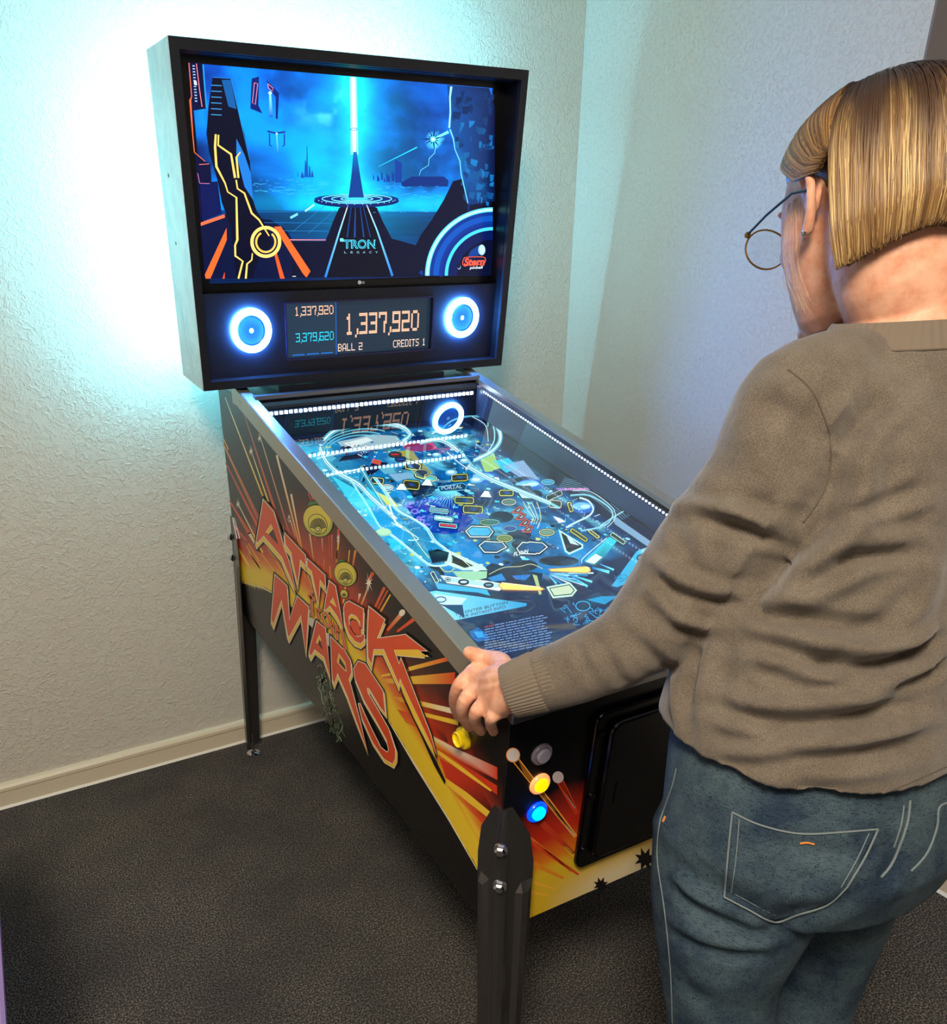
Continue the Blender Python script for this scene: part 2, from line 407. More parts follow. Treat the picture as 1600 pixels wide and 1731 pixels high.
# side rails: L-shaped metal over each side wall
for sx in (0, 1):
    w_ = .026; P = [(-.0016,-.040),(0,-.040),(0,-.0015),(w_,-.0015),(w_,-.010),(w_+.0016,-.010),(w_+.0016,0),(.0015,0.0006),(-.0016,0-.001)]
    k = MB(cab); pts = []
    def fr_(y, dz=0): return (lambda a, b: ((a if not sx else W-a), y, rail_z(y)+b+dz))
    n = len(P); V = []
    for y in (.07, 1.165, 1.20):
        g = fr_(y, -.006 if y == 1.20 else 0); V += [g(*q) for q in P]
    F = []
    for i in range(2):
        for j in range(n): F.append((i*n+j, i*n+(j+1) % n, (i+1)*n+(j+1) % n, (i+1)*n+j))
    F += [list(range(n)), list(range(2*n, 3*n))[::-1]]
    k.add(V, F); rl = k.build('side_rail', m_rail, pm)
    for y in (1.135,):
        k = MB(cab); k.lathe(((-.0016 if not sx else W+.0016), y, rail_z(y)-.021), (-1 if not sx else 1,0,0), [(.0045,0),(.0045,.0012),(.003,.0022)], 14); k.build('screw', m_bolt, rl)
# lock-down bar across the front
k = MB(cab); za = HF+.003
P = [(-.010,HF-.005),(-.010,HF+.008),(-.005,HF+.015),(.075,HF+.031),(.092,HF+.030),(.092,HF+.006),(0,HF-.001),(-.002,HF-.005)]
k.prism(P, lambda y, z: (-.004, y, z), lambda y, z: (W+.004, y, z)); k.build('lock_bar', m_railsteel, pm, bevel=.003)

# ---- side print
def m3_side(y, z, l): return cab(-l, y, z)
A = Art(m3_side, px_side, .00012, .0004)
HZ = np.array([(380,972),(400,983),(420,987),(445,994),(462,1003),(500,1030),(560,1085),(610,1150),(656,1217),(700,1290),(760,1387),(807,1470),(850,1545)], float)
side_in = [(.002,.002),(L-.002,.002),(L-.002,.652),(1.18,.650),(.10,HF+.014),(.002,HF-.002)]
def to_px(P3):
    d = (np.asarray(P3)-CP) @ CR; return PPX+FOC*d[:,0]/-d[:,2], PPY-FOC*d[:,1]/-d[:,2]
def side_col(y, z):
    # printed planet curve: distance to the yellow band in the plane of the print (metres)
    H = np.array([px_side(*q) for q in HZ]); hz = np.interp(y, H[::-1,0], H[::-1,1])
    d = z-hz; n = fbm(y*6, z*6, 3, 3, 2)-.5
    a = np.interp(y, [0,.15,.3,.6,.8,1.0,1.33], [.085,.10,.085,.10,.10,.085,.075])
    t = d/a+n*.15
    c = np.zeros((len(y),3))
    blk, yel, org, red, drk = L3(24,20,18), L3(246,206,50), L3(232,118,38), L3(204,66,32), L3(84,30,22)
    c = mixc(blk, blk, t)
    c = np.where((t > 0)[:,None], mixc(yel, yel, t), c)
    c = np.where((t > .55)[:,None], mixc(yel, org, (t-.55)/.35), c)
    c = np.where((t > .9)[:,None], mixc(org, red, (t-.9)/.35), c)
    c = np.where((t > 1.25)[:,None], mixc(red, drk, (t-1.25)/.9+n*.4), c)
    c = np.where((t > 2.1)[:,None], mixc(drk, blk, (t-2.1)/.5), c)
    # the burst glows higher behind the title
    g = np.exp(-((y-.66)/.16)**2)*np.clip(1-(d-.14)/.16, 0, 1)*(t > 1.1)
    c = c*(1-g[:,None]*.9)+L3(200,70,40)*g[:,None]*.9
    return c
# the sheet is cut to the outline of the side: columns of quads under the sloping top
ny, nz = 150, 90; ys = np.linspace(.002, L-.002, ny)
top = np.interp(ys, [0,.10,1.18,L], [HF-.002,HF+.014,.650,.652]); n0 = len(A.V); Y = []; Z = []
for i, y in enumerate(ys):
    for j in range(nz): Y.append(y); Z.append(.002+(top[i]-.002)*j/(nz-1))
Y = np.array(Y); Z = np.array(Z); C = side_col(Y, Z)
A.V += [m3_side(y, z, .0004) for y, z in zip(Y, Z)]; A.C += [tuple(c) for c in C]
for i in range(ny-1):
    for j in range(nz-1): q = i*nz+j; A.F.append([q, q+1, q+nz+1, q+nz])
T1, T2, T3, T4, T5 = frame(420,830,6.656), frame(500,930,6.656), frame(570,1000,5.326), frame(360,640,5.333), frame(560,1180,4.12)
def P_(f, *p): return [f(*q) for q in p]
RED, YEL, CRM, BLK, ORG = (228,80,36), (250,204,60), (244,232,206), (20,16,15), (236,150,50)
HOT = (216,60,30)
def streak(f, a, b, w, c0, c1=None, layer=1):
    A.stroke([f(*a), ((f(*a)[0]+f(*b)[0])/2, (f(*a)[1]+f(*b)[1])/2), f(*b)], [x/ (6.656 if f in (T1,T2) else 5.33) for x in (w[0], (w[0]+w[1])/2, w[1])],
             [c0, tuple((np.array(c0)+np.array(c1 or c0))/2), c1 or c0], layer)
for a, b, w, c0, c1 in [((110,170),(450,1060),(8,13),CRM,YEL),((275,300),(640,1430),(6,26),(190,110,90),RED),((420,500),(700,1430),(5,14),CRM,(190,70,50)),
    ((575,690),(785,1520),(17,13),CRM,ORG),((705,1040),(815,1600),(17,10),CRM,ORG),((95,590),(440,1330),(10,36),ORG,(180,70,50)),((115,760),(410,1345),(12,26),(190,80,60),RED),
    ((345,650),(500,1110),(5,15),CRM,YEL),((222,1120),(450,1570),(7,14),CRM,YEL),((150,1100),(330,1400),(14,26),RED,RED),((165,1290),(300,1460),(10,16),RED,RED),
    ((325,1390),(430,1570),(26,14),CRM,YEL),((685,1230),(745,1430),(6,18),CRM,RED),((560,1200),(650,1430),(10,22),RED,YEL),((880,1030),(905,1090),(16,16),RED,RED),
    ((858,1030),(885,1100),(8,8),RED,RED),((95,540),(140,640),(6,12),YEL,ORG),((200,1480),(330,1700),(16,22),YEL,YEL),((300,1500),(420,1720),(12,20),ORG,YEL),((480,1480),(570,1640),(9,13),YEL,ORG),((520,1480),(600,1640),(9,12),ORG,YEL)]:
    streak(T4, a, b, w, c0, c1)
for a, b, w, c0, c1 in [((690,480),(735,790),(14,9),CRM,ORG),((1010,430),(1020,560),(26,22),RED,RED),((1015,560),(990,800),(18,16),YEL,ORG),((905,500),(915,740),(8,8),RED,RED),
    ((938,490),(938,760),(18,10),(220,90,70),RED),((740,500),(750,560),(10,10),RED,RED),((828,530),(835,680),(8,12),CRM,RED),((850,770),(850,910),(8,12),ORG,RED),
    ((785,780),(790,830),(6,10),ORG,RED),((915,840),(925,990),(12,12),ORG,ORG),((0,590),(120,790),(14,14),ORG,YEL),((0,680),(130,870),(10,16),YEL,YEL),
    ((100,640),(300,920),(14,10),ORG,YEL),((190,600),(420,960),(14,10),ORG,YEL),((250,640),(440,930),(10,10),YEL,ORG),((330,760),(440,960),(12,12),RED,ORG),
    ((620,900),(680,1090),(14,10),ORG,RED),((650,900),(720,1080),(14,10),ORG,YEL),((700,930),(745,1100),(10,10),RED,ORG)]: streak(T1, a, b, w, c0, c1)
for a, b, w, c0, c1 in [((672,0),(640,190),(24,20),ORG,(200,90,50)),((605,0),(590,150),(12,10),YEL,ORG),((470,0),(460,100),(14,12),ORG,ORG),((870,250),(810,370),(38,22),RED,RED),
    ((830,380),(740,610),(12,20),CRM,ORG),((1000,415),(895,640),(34,26),(214,90,64),RED),((1035,450),(925,660),(16,16),RED,RED),((1065,500),(955,690),(14,22),YEL,ORG),
    ((722,490),(700,590),(30,8),CRM,RED),((560,400),(535,600),(20,16),ORG,YEL),((800,760),(770,900),(14,14),ORG,YEL),((800,830),(780,930),(10,10),ORG,YEL)]: streak(T2, a, b, w, c0, c1)
for a, b, w, c0, c1 in [((590,190),(450,350),(40,26),(240,170,110),RED),((690,250),(540,360),(34,20),RED,RED)]: streak(T3, a, b, w, c0, c1)
A.disc(T3(585,190), 26/5.33, 32/5.33, CRM, 2, .6)
A.poly(P_(T3,(640,680),(980,590),(1015,620),(650,715)), [YEL,RED,RED,YEL], 1)
A.poly(P_(T3,(400,750),(640,700),(640,735),(400,765)), YEL, 1)
A.poly(P_(T3,(650,765),(1062,725),(1062,832),(640,832)), [YEL,HOT,HOT,YEL], 1)
A.poly(P_(T3,(380,790),(690,765),(690,832),(420,825)), [(232,150,50),YEL,YEL,(232,150,50)], 2)
A.poly(P_(T3,(500,940),(760,985),(760,1030),(560,990)), [ORG,YEL,YEL,ORG], 2)
A.poly(P_(T3,(750,985),(1060,1055),(1060,1105),(760,1030)), [YEL,CRM,CRM,YEL], 2)
A.poly(P_(T3,(640,1060),(790,1090),(1090,1160),(1090,1205),(800,1128),(660,1090)), YEL, 2)
A.poly(P_(T3,(540,1060),(790,1130),(960,1240),(1000,1360),(860,1290),(620,1180)), [(226,90,40),HOT,(170,50,30),(60,24,20),HOT,(232,120,50)], 1)
A.poly(P_(T5,(600,180),(700,260),(860,345),(1158,482),(1158,570),(900,440),(700,320),(610,230)), [YEL,YEL,CRM,HOT,HOT,HOT,ORG,YEL], 2)
A.poly(P_(T5,(700,320),(900,450),(1156,610),(1156,672),(920,520),(740,385),(700,340)), [HOT]*4+[(220,80,40),ORG,ORG], 2)
A.poly(P_(T5,(740,360),(900,470),(1120,640),(1110,650),(900,505),(745,390)), YEL, 3)
A.poly(P_(T5,(755,420),(1000,560),(1140,800),(1130,810),(950,690),(800,560)), [HOT,(190,50,30),(40,18,16),(40,18,16),(190,50,30),HOT], 2)
A.poly(P_(T5,(790,550),(950,660),(1160,835),(1105,842),(960,730),(800,600)), YEL, 3)
A.poly(P_(T5,(800,600),(950,735),(1095,870),(1085,905),(900,720)), [ORG,(226,90,40),HOT,HOT,ORG], 2)
A.poly(P_(T5,(800,590),(1090,880),(1060,970),(900,730)), [YEL,HOT,(226,130,40),YEL], 1)
A.poly(P_(T5,(880,700),(1060,940),(1048,1000),(1000,930)), [YEL,ORG,YEL,YEL], 2)
A.disc(T5(1045,225), 36/4.12, 36/4.12, (214,208,206), 2)
A.poly(P_(T5,(900,170),(1010,190),(1070,250),(960,215)), [YEL,CRM,CRM,CRM], 1)
# white rim light along the planet's edge
A.stroke([tuple(q) for q in HZ[8:12]], [1.0,3.2,2.4,1.2], (240,226,190), 3)
A.stroke([tuple(q) for q in HZ[1:6]], [.6,1.2,1.6,1.8,.5], (240,226,190), 3)
def star(c, r, f):
    P = []
    for i in range(18):
        a = math.pi*2*i/18+.2; q = r*(1.0 if i % 2 == 0 else .28)*(.75+.5*((i*7) % 5)/4)
        P.append((c[0]+q*math.cos(a)*.55, c[1]+q*math.sin(a)*1.1))
    A.poly([f(*p) for p in P], CRM, 4)
for c, r in (((345,655),46),((420,540),34),((227,1130),44),((686,1270),30),((1131,1430),36)): star(c, r, T4)
star((825,365), 90, T2); star((460,315), 40, T1); star((1012,560), 40, T1)
# flying saucers
def saucer(f, c, rx, ry, rot, s):
    A.disc(f(c[0]-s*.32, c[1]-s*1.02), s*.36/6.656, s*.30/6.656, (20,24,16), 5, .2); A.disc(f(c[0]-s*.32, c[1]-s*1.0), s*.33/6.656, s*.27/6.656, (72,120,60), 6, .2)
    A.disc(f(*c), (rx+8)/6.656, (ry+8)/6.656, (26,26,14), 6, rot, seg=36); A.disc(f(*c), rx/6.656, ry/6.656, (176,184,70), 7, rot, seg=36)
    A.disc(f(c[0]-rx*.04, c[1]-ry*.08), rx*.9/6.656, ry*.88/6.656, (228,204,74), 8, rot, seg=36)
    cc = (c[0], c[1]+ry*.2); A.disc(f(*cc), rx*.66/6.656, ry*.66/6.656, (30,30,12), 9, rot, seg=30); A.disc(f(*cc), rx*.62/6.656, ry*.62/6.656, (222,206,80), 10, rot, seg=30)
    hub = (c[0]+rx*.04, c[1]+ry*.55)
    for i in range(12):
        a = math.pi*(1.02+.96*i/11); e = (cc[0]+rx*.58*math.cos(a)*1.0+rx*.03, cc[1]+ry*.62*math.sin(a)*.9+ry*.18)
        A.stroke([f(*hub), f(*e)], [.4, rx*.11/6.656], (48,44,14), 11)
    A.disc(f(*hub), rx*.25/6.656, ry*.25/6.656, (40,40,14), 12); A.disc(f(*hub), rx*.21/6.656, ry*.21/6.656, (214,200,80), 13)
    A.disc(f(*hub), rx*.12/6.656, ry*.12/6.656, (60,56,20), 14); A.disc(f(hub[0], hub[1]-4), rx*.08/6.656, ry*.07/6.656, (240,236,210), 15)
saucer(T1, (785,335), 158, 184, -.55, 175); saucer(T2, (562,268), 118, 140, -.6, 130); saucer(T2, (548,492), 40, 46, -.5, 0.1)
# the title
LET = []
def let(P, drop=(0,14)): LET.append((P, drop))
def q1(*p): return P_(T1, *p)
def q2(*p): return P_(T2, *p)
def q3(*p): return P_(T3, *p)
dr = (-.5, 7.2)
A1 = q1((177,100),(292,232),(345,405),(412,650),(470,800),(548,1130),(500,1010),(440,870),(392,745),(180,500),(108,582),(100,555))
TA = q1((420,475),(650,722),(655,838),(592,765),(566,1040),(500,740),(495,690),(430,600))
TB2 = q1((675,765),(870,945),(880,1080),(815,990),(800,1260),(735,950),(725,900),(675,850))
A2 = q2((388,345),(455,400),(500,640),(546,885),(480,740),(395,620),(345,672),(335,650))
CC = q2((553,650),(570,595),(610,572),(772,660),(766,890),(742,885),(735,800),(690,735),(640,712),(606,740),(612,830),(650,920),(705,975),(745,965),(770,935),(785,960),(778,1010),(740,1045),(680,1020),(610,935),(565,800))
KK = q3((297,135),(438,250),(368,420),(625,385),(815,530),(520,520),(568,655),(584,600),(720,950),(850,1280),(905,1470),(575,775),(568,830),(430,515),(338,515),(318,650),(290,590),(285,400))
MM = q1((308,945),(440,1065),(470,1455),(560,1185),(685,1300),(655,1815),(602,1390),(465,1640),(450,1600),(382,1215),(290,1490),(268,1440))
A3 = q2((245,800),(343,880),(400,1430),(330,1200),(222,1110),(182,1185),(163,1145))
RR = q2((405,975),(560,1130),(625,1240),(637,1370),(605,1450))+q3((135,860),(205,1130),(280,1430),(180,1150),(100,930))+q2((482,1380),(440,1495),(424,1440))
SS = q3((200,625),(260,650),(420,890),(440,1090),(395,1030),(300,870),(276,862),(285,910),(345,1010),(470,1230),(532,1420),(530,1500),(508,1545),(430,1500),(330,1350),(232,1130),(203,1010),(215,1008),(245,1080),(310,1220),(400,1400),(458,1445),(476,1425),(455,1330),(380,1190),(250,970),(172,780),(160,690))
for P, d in ((A1,dr),(TA,dr),(TB2,dr),(A2,dr),(CC,(.3,7.5)),(KK,(-.6,8.5)),(MM,(.5,7)),(A3,(0,6.2)),(RR,(.8,6.2)),(SS,(1.8,6.2))):
    sh = [(x+d[0], y+d[1]) for x, y in P]; 
    A.poly(offset(sh, 3.6), BLK, 16); A.poly(offset(P, 3.4), BLK, 16); A.poly(offset(sh, 2.0), CRM, 17); A.poly(offset(sh, 1.0), YEL, 18); A.poly(offset(P, 1.3), CRM, 19); A.poly(P, RED, 20)
    # bridge the drop so it reads solid
    for i in range(len(P)):
        a, b = P[i], P[(i+1) % len(P)]; A.poly([a, b, (b[0]+d[0], b[1]+d[1]), (a[0]+d[0], a[1]+d[1])], YEL, 18.5)
# counters
for f, yl, dk in ((T1,[(205,460),(265,368),(290,425),(240,482)],[(240,482),(290,425),(347,605)]),(T2,[(395,580),(432,530),(472,640)],None),
                  (T2,[(238,1035),(276,945),(300,1010),(262,1052)],[(262,1052),(282,1000),(318,1120)]),(T2,[(475,1255),(495,1155),(570,1260),(585,1365),(560,1350)],[(500,1265),(508,1205),(568,1300),(575,1350)])):
    A.poly([f(*q) for q in yl], CRM, 21); A.poly([f(*q) for q in offset(yl, -4)], YEL, 22)
    if dk: A.poly([f(*q) for q in dk], (44,36,28), 23)
A.disc(T2(672,835), 11.5, 20, YEL, 17, -.45); A.disc(T2(680,858), 12, 19, BLK, 18, -.45); A.disc(T2(684,872), 8, 14.5, RED, 19, -.45)
A.poly(q3((570,870),(590,905),(790,1300),(885,1490),(985,1700),(975,1731),(880,1560),(760,1290),(600,960)), BLK, 15)
A.poly(q3((585,780),(610,880),(790,1290),(880,1480),(700,1130),(600,900)), YEL, 21); A.poly(q3((640,960),(700,1090),(875,1470),(800,1290)), (250,236,150), 22)
A.poly(q3((520,520),(745,518),(805,597),(560,572)), YEL, 21); A.stroke(q3((560,574),(805,597),(760,540)), 1.2, CRM, 22)
def sm(f, P, w=22):
    S = [f(*p) for p in P]
    A.stroke(S, (w+16)/6.656, BLK, 24); A.stroke(S, (w+9)/6.656, CRM, 25); A.stroke(S, (w+4)/6.656, YEL, 26); A.stroke(S, w/6.656, RED, 27)
sm(T2, [(215,460),(182,490),(200,745)]); sm(T2, [(150,500),(235,570)]); sm(T2, [(250,645),(270,775)]); sm(T2, [(258,690),(300,660)])
A.ring(T2(357,778), 5.2, 12.0, 38/6.656, BLK, 24, -.3); A.ring(T2(357,778), 5.2, 12.0, 31/6.656, CRM, 25, -.3); A.ring(T2(357,778), 5.2, 12.0, 26/6.656, YEL, 26, -.3); A.ring(T2(357,778), 5.2, 12.0, 19/6.656, RED, 27, -.3)
sm(T2, [(420,800),(430,945)]); sm(T2, [(425,850),(470,845),(482,1010)]); sm(T2, [(478,920),(530,890),(572,1120)])
A.poly(q2((165,750),(225,770),(200,870),(160,830)), (214,208,196), 22); A.poly(q2((355,930),(388,930),(392,1085),(370,1060)), (214,208,196), 22)
# faint green scribble print under the title
rr = random.Random(3)
for i in range(46):
    t0 = rr.random(); x = 537+t0*42+rr.uniform(-9,9); y = 1120+t0*120+rr.uniform(-8,8); P = [(x,y)]
    for j in range(rr.randint(3,6)): x += rr.uniform(-5,6); y += rr.uniform(-3,12); P.append((x,y))
    A.stroke(P, rr.uniform(.5,2.6), rr.choice([(76,102,70),(96,124,88),(150,164,140),(58,78,54)]), 4)
A.build('side_print', m_print, cabinet)

# ---- front print
def m3_front(x, z, l): return cab(x, -l, z)
Bf = Art(m3_front, px_front, .00015, .0004)
F4 = frame(740,1060,3.2048)
def front_col(x, z):
    d = z - (.018+x*.02); c = np.tile(L3(12,12,16), (len(x),1))
    lim = .085+.02*np.sin(x*9)+(fbm(x*5, z*5, 2, 2, 5)-.5)*.02
    t = d/lim
    c = np.where((t < 2.4)[:,None], mixc(L3(190,44,24), L3(12,12,16), (t-1.55)/.8), c)
    c = np.where((t < 1.5)[:,None], mixc(L3(226,120,30), L3(190,44,24), (t-.95)/.5), c)
    c = np.where((t < .95)[:,None], mixc(L3(226,186,44), L3(226,120,30), (t-.7)/.25), c)
    w = np.clip((x-.10)/.12, 0, 1)*np.clip(1-d/.05, 0, 1)
    return c*(1-w[:,None]*.75)+L3(236,224,196)*w[:,None]*.75
Bf.grid((.0015,W-.0015), (.0015,HF-.006), 110, 70, front_col)
for a, b, w, c in [((405,700),(745,1135),(40,22),(255,170,70)),((405,700),(735,1125),(30,10),(226,214,206)),((650,815),(752,1010),(40,26),(200,60,30)),((650,815),(742,980),(30,6),(206,190,190)),
                   ((390,1085),(760,1340),(30,12),(222,70,34)),((560,1060),(735,1225),(34,20),(196,60,34)),((680,1180),(738,1240),(14,20),(250,190,60)),((430,1240),(680,1360),(36,12),(232,140,40)),
                   ((430,1355),(640,1420),(30,8),(244,190,60)),((425,1415),(600,1455),(30,8),(244,190,60)),((490,1130),(720,1320),(8,14),(226,120,50))]:
    Bf.stroke([F4(*a), F4(*b)], [w[0]/3.2, w[1]/3.2], c, 1)
Bf.disc(F4(405,692), 12, 12.5, (250,150,60), 2); Bf.disc(F4(405,692), 10.5, 11, (226,216,210), 3); Bf.disc(F4(648,812), 9.5, 10, (206,192,196), 3)
for c0, s in ((( 880,1395),42),((1120,1255),60)):
    P = [(c0[0]+s*math.cos(a)*(1 if i % 2 else .55), c0[1]+s*math.sin(a)*(1.1 if i % 2 else .5)) for i, a in enumerate(np.linspace(0, 2*math.pi, 17)[:-1])]
    Bf.poly([F4(*q) for q in P], (22,18,18), 4)
Bf.build('front_print', m_print, cabinet)

# ---- coin door
cd = MB(cab); y0 = -.014
def rrect(x0, x1, z0, z1, r, n=6):
    P = []
    for cx_, cz_, a0 in ((x1-r,z1-r,0),(x0+r,z1-r,90),(x0+r,z0+r,180),(x1-r,z0+r,270)):
        for i in range(n+1): a = math.radians(a0+90*i/n); P.append((cx_+r*math.cos(a), cz_+r*math.sin(a)))
    return P
cd.prism(rrect(.146,.520,.078,.374,.018), lambda x, z: (x, -.0005, z), lambda x, z: (x, -.010, z))
cdo = cd.build('coin_door', m_coin, pm, bevel=.003)
cd = MB(cab); cd.prism(rrect(.168,.498,.098,.357,.020), lambda x, z: (x, -.010, z), lambda x, z: (x, -.020, z)); cd.build('door_panel', m_coin, cdo, bevel=.004)
cd = MB(cab); cd.prism(rrect(.192,.196,.205,.245,.0015,2), lambda x, z: (x, -.020, z), lambda x, z: (x, -.0215, z)); cd.build('slot_edge', m_coin, cdo)
for z in (.118,.225,.34):
    cd = MB(cab); cd.lathe((.157,-.010,z), (0,-1,0), [(.006,0),(.006,.002),(.003,.004)], 16); cd.build('bolt', m_coin, cdo)
# ---- buttons
def button(name, c, ax, rim, capm, r=.0148, fr=0, label=None):
    k = MB(cab); k.lathe(c, ax, [(r*1.18,0),(r*1.18,.002),(r*1.08,.0042),(r*.86,.0050),(r*.80,.0036)], 32); o = k.build(name, rim, pm, smooth=True, label=label)
    k = MB(cab); k.lathe(c, ax, [(r*.76,.002),(r*.76,.0075),(r*.68,.0088),(r*.3,.0092 if fr == 0 else .0075)], 32); k.build('button_cap', capm, o, smooth=True)
button('push_button', (.0585,-.0005,.331), (0,-1,0), m_grey2, m_grey, label='unlit grey push button')
button('push_button', (.061,-.0005,.278), (0,-1,0), m_ylit2, m_ylit, label='lit yellow push button')
button('push_button', (.0615,-.0005,.226), (0,-1,0), m_blit2, m_blit, label='lit blue push button')
k = MB(cab); c = (-.0005,.106,.311)
k.lathe(c, (-1,0,0), [(.0178,0),(.0178,.003),(.0165,.0055),(.0125,.0062),(.0125,.013),(.0112,.0145),(.0102,.0135),(.0098,.0105)], 36)
k.build('flipper_button', m_yellow, pm, smooth=True, label='yellow flipper button')

# ---- legs: folded steel wrapped round each corner, rolled outer edges, bolts, leveller
def leg(cx, cy, sx, sy, ztop, name='leg'):
    """corner at cabinet (cx,cy); sx,sy = outward directions"""
    top = cab(cx, cy, ztop); zf = .035
    foot = np.array([top[0]+sx*.030, top[1]+sy*.045, zf])
    def P3(h, a, b):   # h along the leg from the top, a along x-flange inwards, b along y-flange inwards
        t = h/np.linalg.norm(foot-top); c = top+(foot-top)*t
        # upper part follows the cabinet's corner; below it splays
        return c+np.array([-sx*a, 0, 0])+np.array([0, -sy*b, 0])
    Ln = np.linalg.norm(foot-top); k = MB()
    th = .0028
    rows = [(0,.016,.016),(.055,.048,.048),(.105,.056,.056),(.135,.056,.056),(.15,.055,.055),(Ln*.6,.050,.050),(Ln,.044,.044)]
    V = []; sec = None
    for h, wa, wb in rows:
        rib = 0 if h < .14 else .006
        # section path from end of x-flange round the corner to the end of y-flange (outer), then back (inner)
        o = .0035+ (0 if h < .12 else .0)
        out = [(wa,-o),(wa*.82,-o-rib),(wa*.62,-o-rib),(wa*.45,-o),(wa*.25,-o),(wa*.1,-o-.0015),(-o,-o),(-o-.0015,wb*.1),(-o,wb*.25),(-o,wb*.45),(-o-rib,wb*.62),(-o-rib,wb*.82),(-o,wb)]
        inn = [(a+th*(1 if a < wa*.99 and b > -.02 else 0)*0, b) for a, b in out][::-1]
        inn = [(-.0004 if a < 0 else a, -.0004 if b < 0 else b) for a, b in inn]
        sec = out+inn; V += [tuple(P3(h, a, b)) for a, b in sec]
    n = len(sec); F = []
    for i in range(len(rows)-1):
        for j in range(n): F.append((i*n+j, i*n+(j+1) % n, (i+1)*n+(j+1) % n, (i+1)*n+j))
    F += [list(range(n)), list(range((len(rows)-1)*n, len(rows)*n))[::-1]]
    k.add(V, F); lo = k.build(name, m_leg, pm)
    for h in (.062, .125):
        b = P3(h, 0, 0)+np.array([sx*.003, sy*.003, 0]); d = np.array([sx, sy, -.05]); d = d/np.linalg.norm(d)
        k = MB(); k.lathe(b, d, [(.0105,0),(.0105,.0025)], 20); k.lathe(b+d*.0025, d, [(.0085,0),(.0085,.005),(.006,.008)], 6); k.build('bolt', m_bolt, lo, smooth=False)
    f = P3(Ln, .014, .014); k = MB(); k.lathe((f[0],f[1],.001), (0,0,1), [(.021,0),(.021,.003),(.016,.007),(.009,.010),(.004,.011),(.004,.075)], 28)
    k.build('leveller_foot', m_bolt, lo, smooth=True)
leg(0, 0, -1, -1, .252); leg(W, 0, 1, -1, .252); leg(0, L, -1, 1, .30); leg(W, L, 1, 1, .30)

# ------------------------------------------------------------------ backbox
k = MB(bbx); s_ = .019
k.box(0, s_, 0, BD, 0, BH); k.box(BW-s_, BW, 0, BD, 0, BH); k.box(s_, BW-s_, 0, BD, BH-s_, BH); k.box(s_, BW-s_, 0, BD, 0, s_); k.box(s_, BW-s_, BD-.012, BD, s_, BH-s_)
bb = k.build('backbox', m_bbfront, pm)
for x, xx in ((-.0006, 0), (BW, BW+.0006)):
    k = MB(bbx); k.box(x, xx, .001, BD, 0, BH); so = k.build('side_sheet', m_bbout, bb)
k = MB(bbx)
for z in (.30,.43): k = MB(bbx); k.lathe((-.0006,.12,z), (-1,0,0), [(.004,0),(.003,.001)], 10); k.build('screw', m_bbin, bb)
k = MB(bbx); k.box(.0, BW, .001, BD, BH, BH+.0006); k.build('top_sheet', m_bbout, bb)
# inner liner
k = MB(bbx); k.box(s_, s_+.001, .012, BD-.013, s_, BH-s_); k.box(BW-s_-.001, BW-s_, .012, BD-.013, s_, BH-s_); k.box(s_+.001, BW-s_-.001, .012, BD-.013, BH-s_-.001, BH-s_); k.build('liner', m_bbin, bb)
# monitor
MX0, MX1, MZ0, MZ1, MD = .052, .775, .2215, .6225, .060
k = MB(bbx); k.box(s_+.001, BW-s_-.001, MD+.0005, MD+.035, .195, BH-s_-.001); mon = k.build('monitor', m_bezel, pm)
k = MB(bbx)
k.box(s_+.001, BW-s_-.001, MD-.003, MD+.0005, .200, MZ0-.002); mo2 = k.build('bezel', m_bezel, mon)
G0 = Art(lambda x, z, l: bbx(x, MD-.001-l, z), None, .0001, 0)
G = Art(lambda x, z, l: bbx(x, MD-l, z), px_bb, .0001, .0004)
def sky(x, z):
    s = (x-MX0)/(MX1-MX0); t = (z-MZ0)/(MZ1-MZ0)
    n = fbm(s*6+n0w(s,t), t*5, 1.0, 5, 4); n2 = fbm(s*9, t*9, 1.4, 4, 8)
    c = mixc(L3(6,60,180), L3(2,140,235), np.clip(1.25-t*1.1, 0, 1)*.8+(n-.5)*1.3)
    c = c*(.40+1.25*np.clip((n-.30)*2.6, 0, 1))[:,None]
    g = np.exp(-np.abs(s-.503)/.10)*1.0+np.exp(-((s-.503)/.05)**2)*.8
    g = g*(.55+.5*n2); c = c+L3(20,200,255)*g[:,None]*.8
    hl = np.exp(-((t-.40)/.05)**2)*np.exp(-((s-.5)/.45)**2); c = c+L3(0,190,240)*hl[:,None]*.45
    cl = np.clip((n2-.62)*6, 0, 1)*np.exp(-((s-.80)/.07)**2-((t-.76)/.12)**2); c = c+L3(90,215,255)*cl[:,None]*.9
    cl = np.clip((n2-.50)*5, 0, 1)*np.exp(-((s-.41)/.07)**2-((t-.86)/.08)**2); c = c+L3(90,200,250)*cl[:,None]*.8
    fl_ = (t < .36); wv = np.clip(fbm(s*6, t*60, 1.2, 3, 9)-.35, 0, 1)
    c = np.where(fl_[:,None], L3(2,56,130)*(.5+1.3*wv)[:,None]+L3(0,190,240)*(np.exp(-np.abs(s-.53)/.14)*np.clip(t/.36,0,1))[:,None]*.55, c)
    e = np.clip(s/.02, 0, 1)*np.clip((1-s)/.03, 0, 1); dk = np.clip(1-((t-.75)/.5)**2*.25, 0, 1)
    c = c*(.75+.25*e)[:,None]*dk[:,None]
    return np.clip(c, 0, 1.0)
def n0w(s, t): return (fbm(s*3, t*3, 1, 3, 21)-.5)*1.5
G.grid((MX0,MX1), (MZ0,MZ1), 260, 146, sky)
G1, G2 = frame(300,90,4.4375), frame(540,90,4.4375)
NV, NV2 = (4,10,42), (6,22,80)
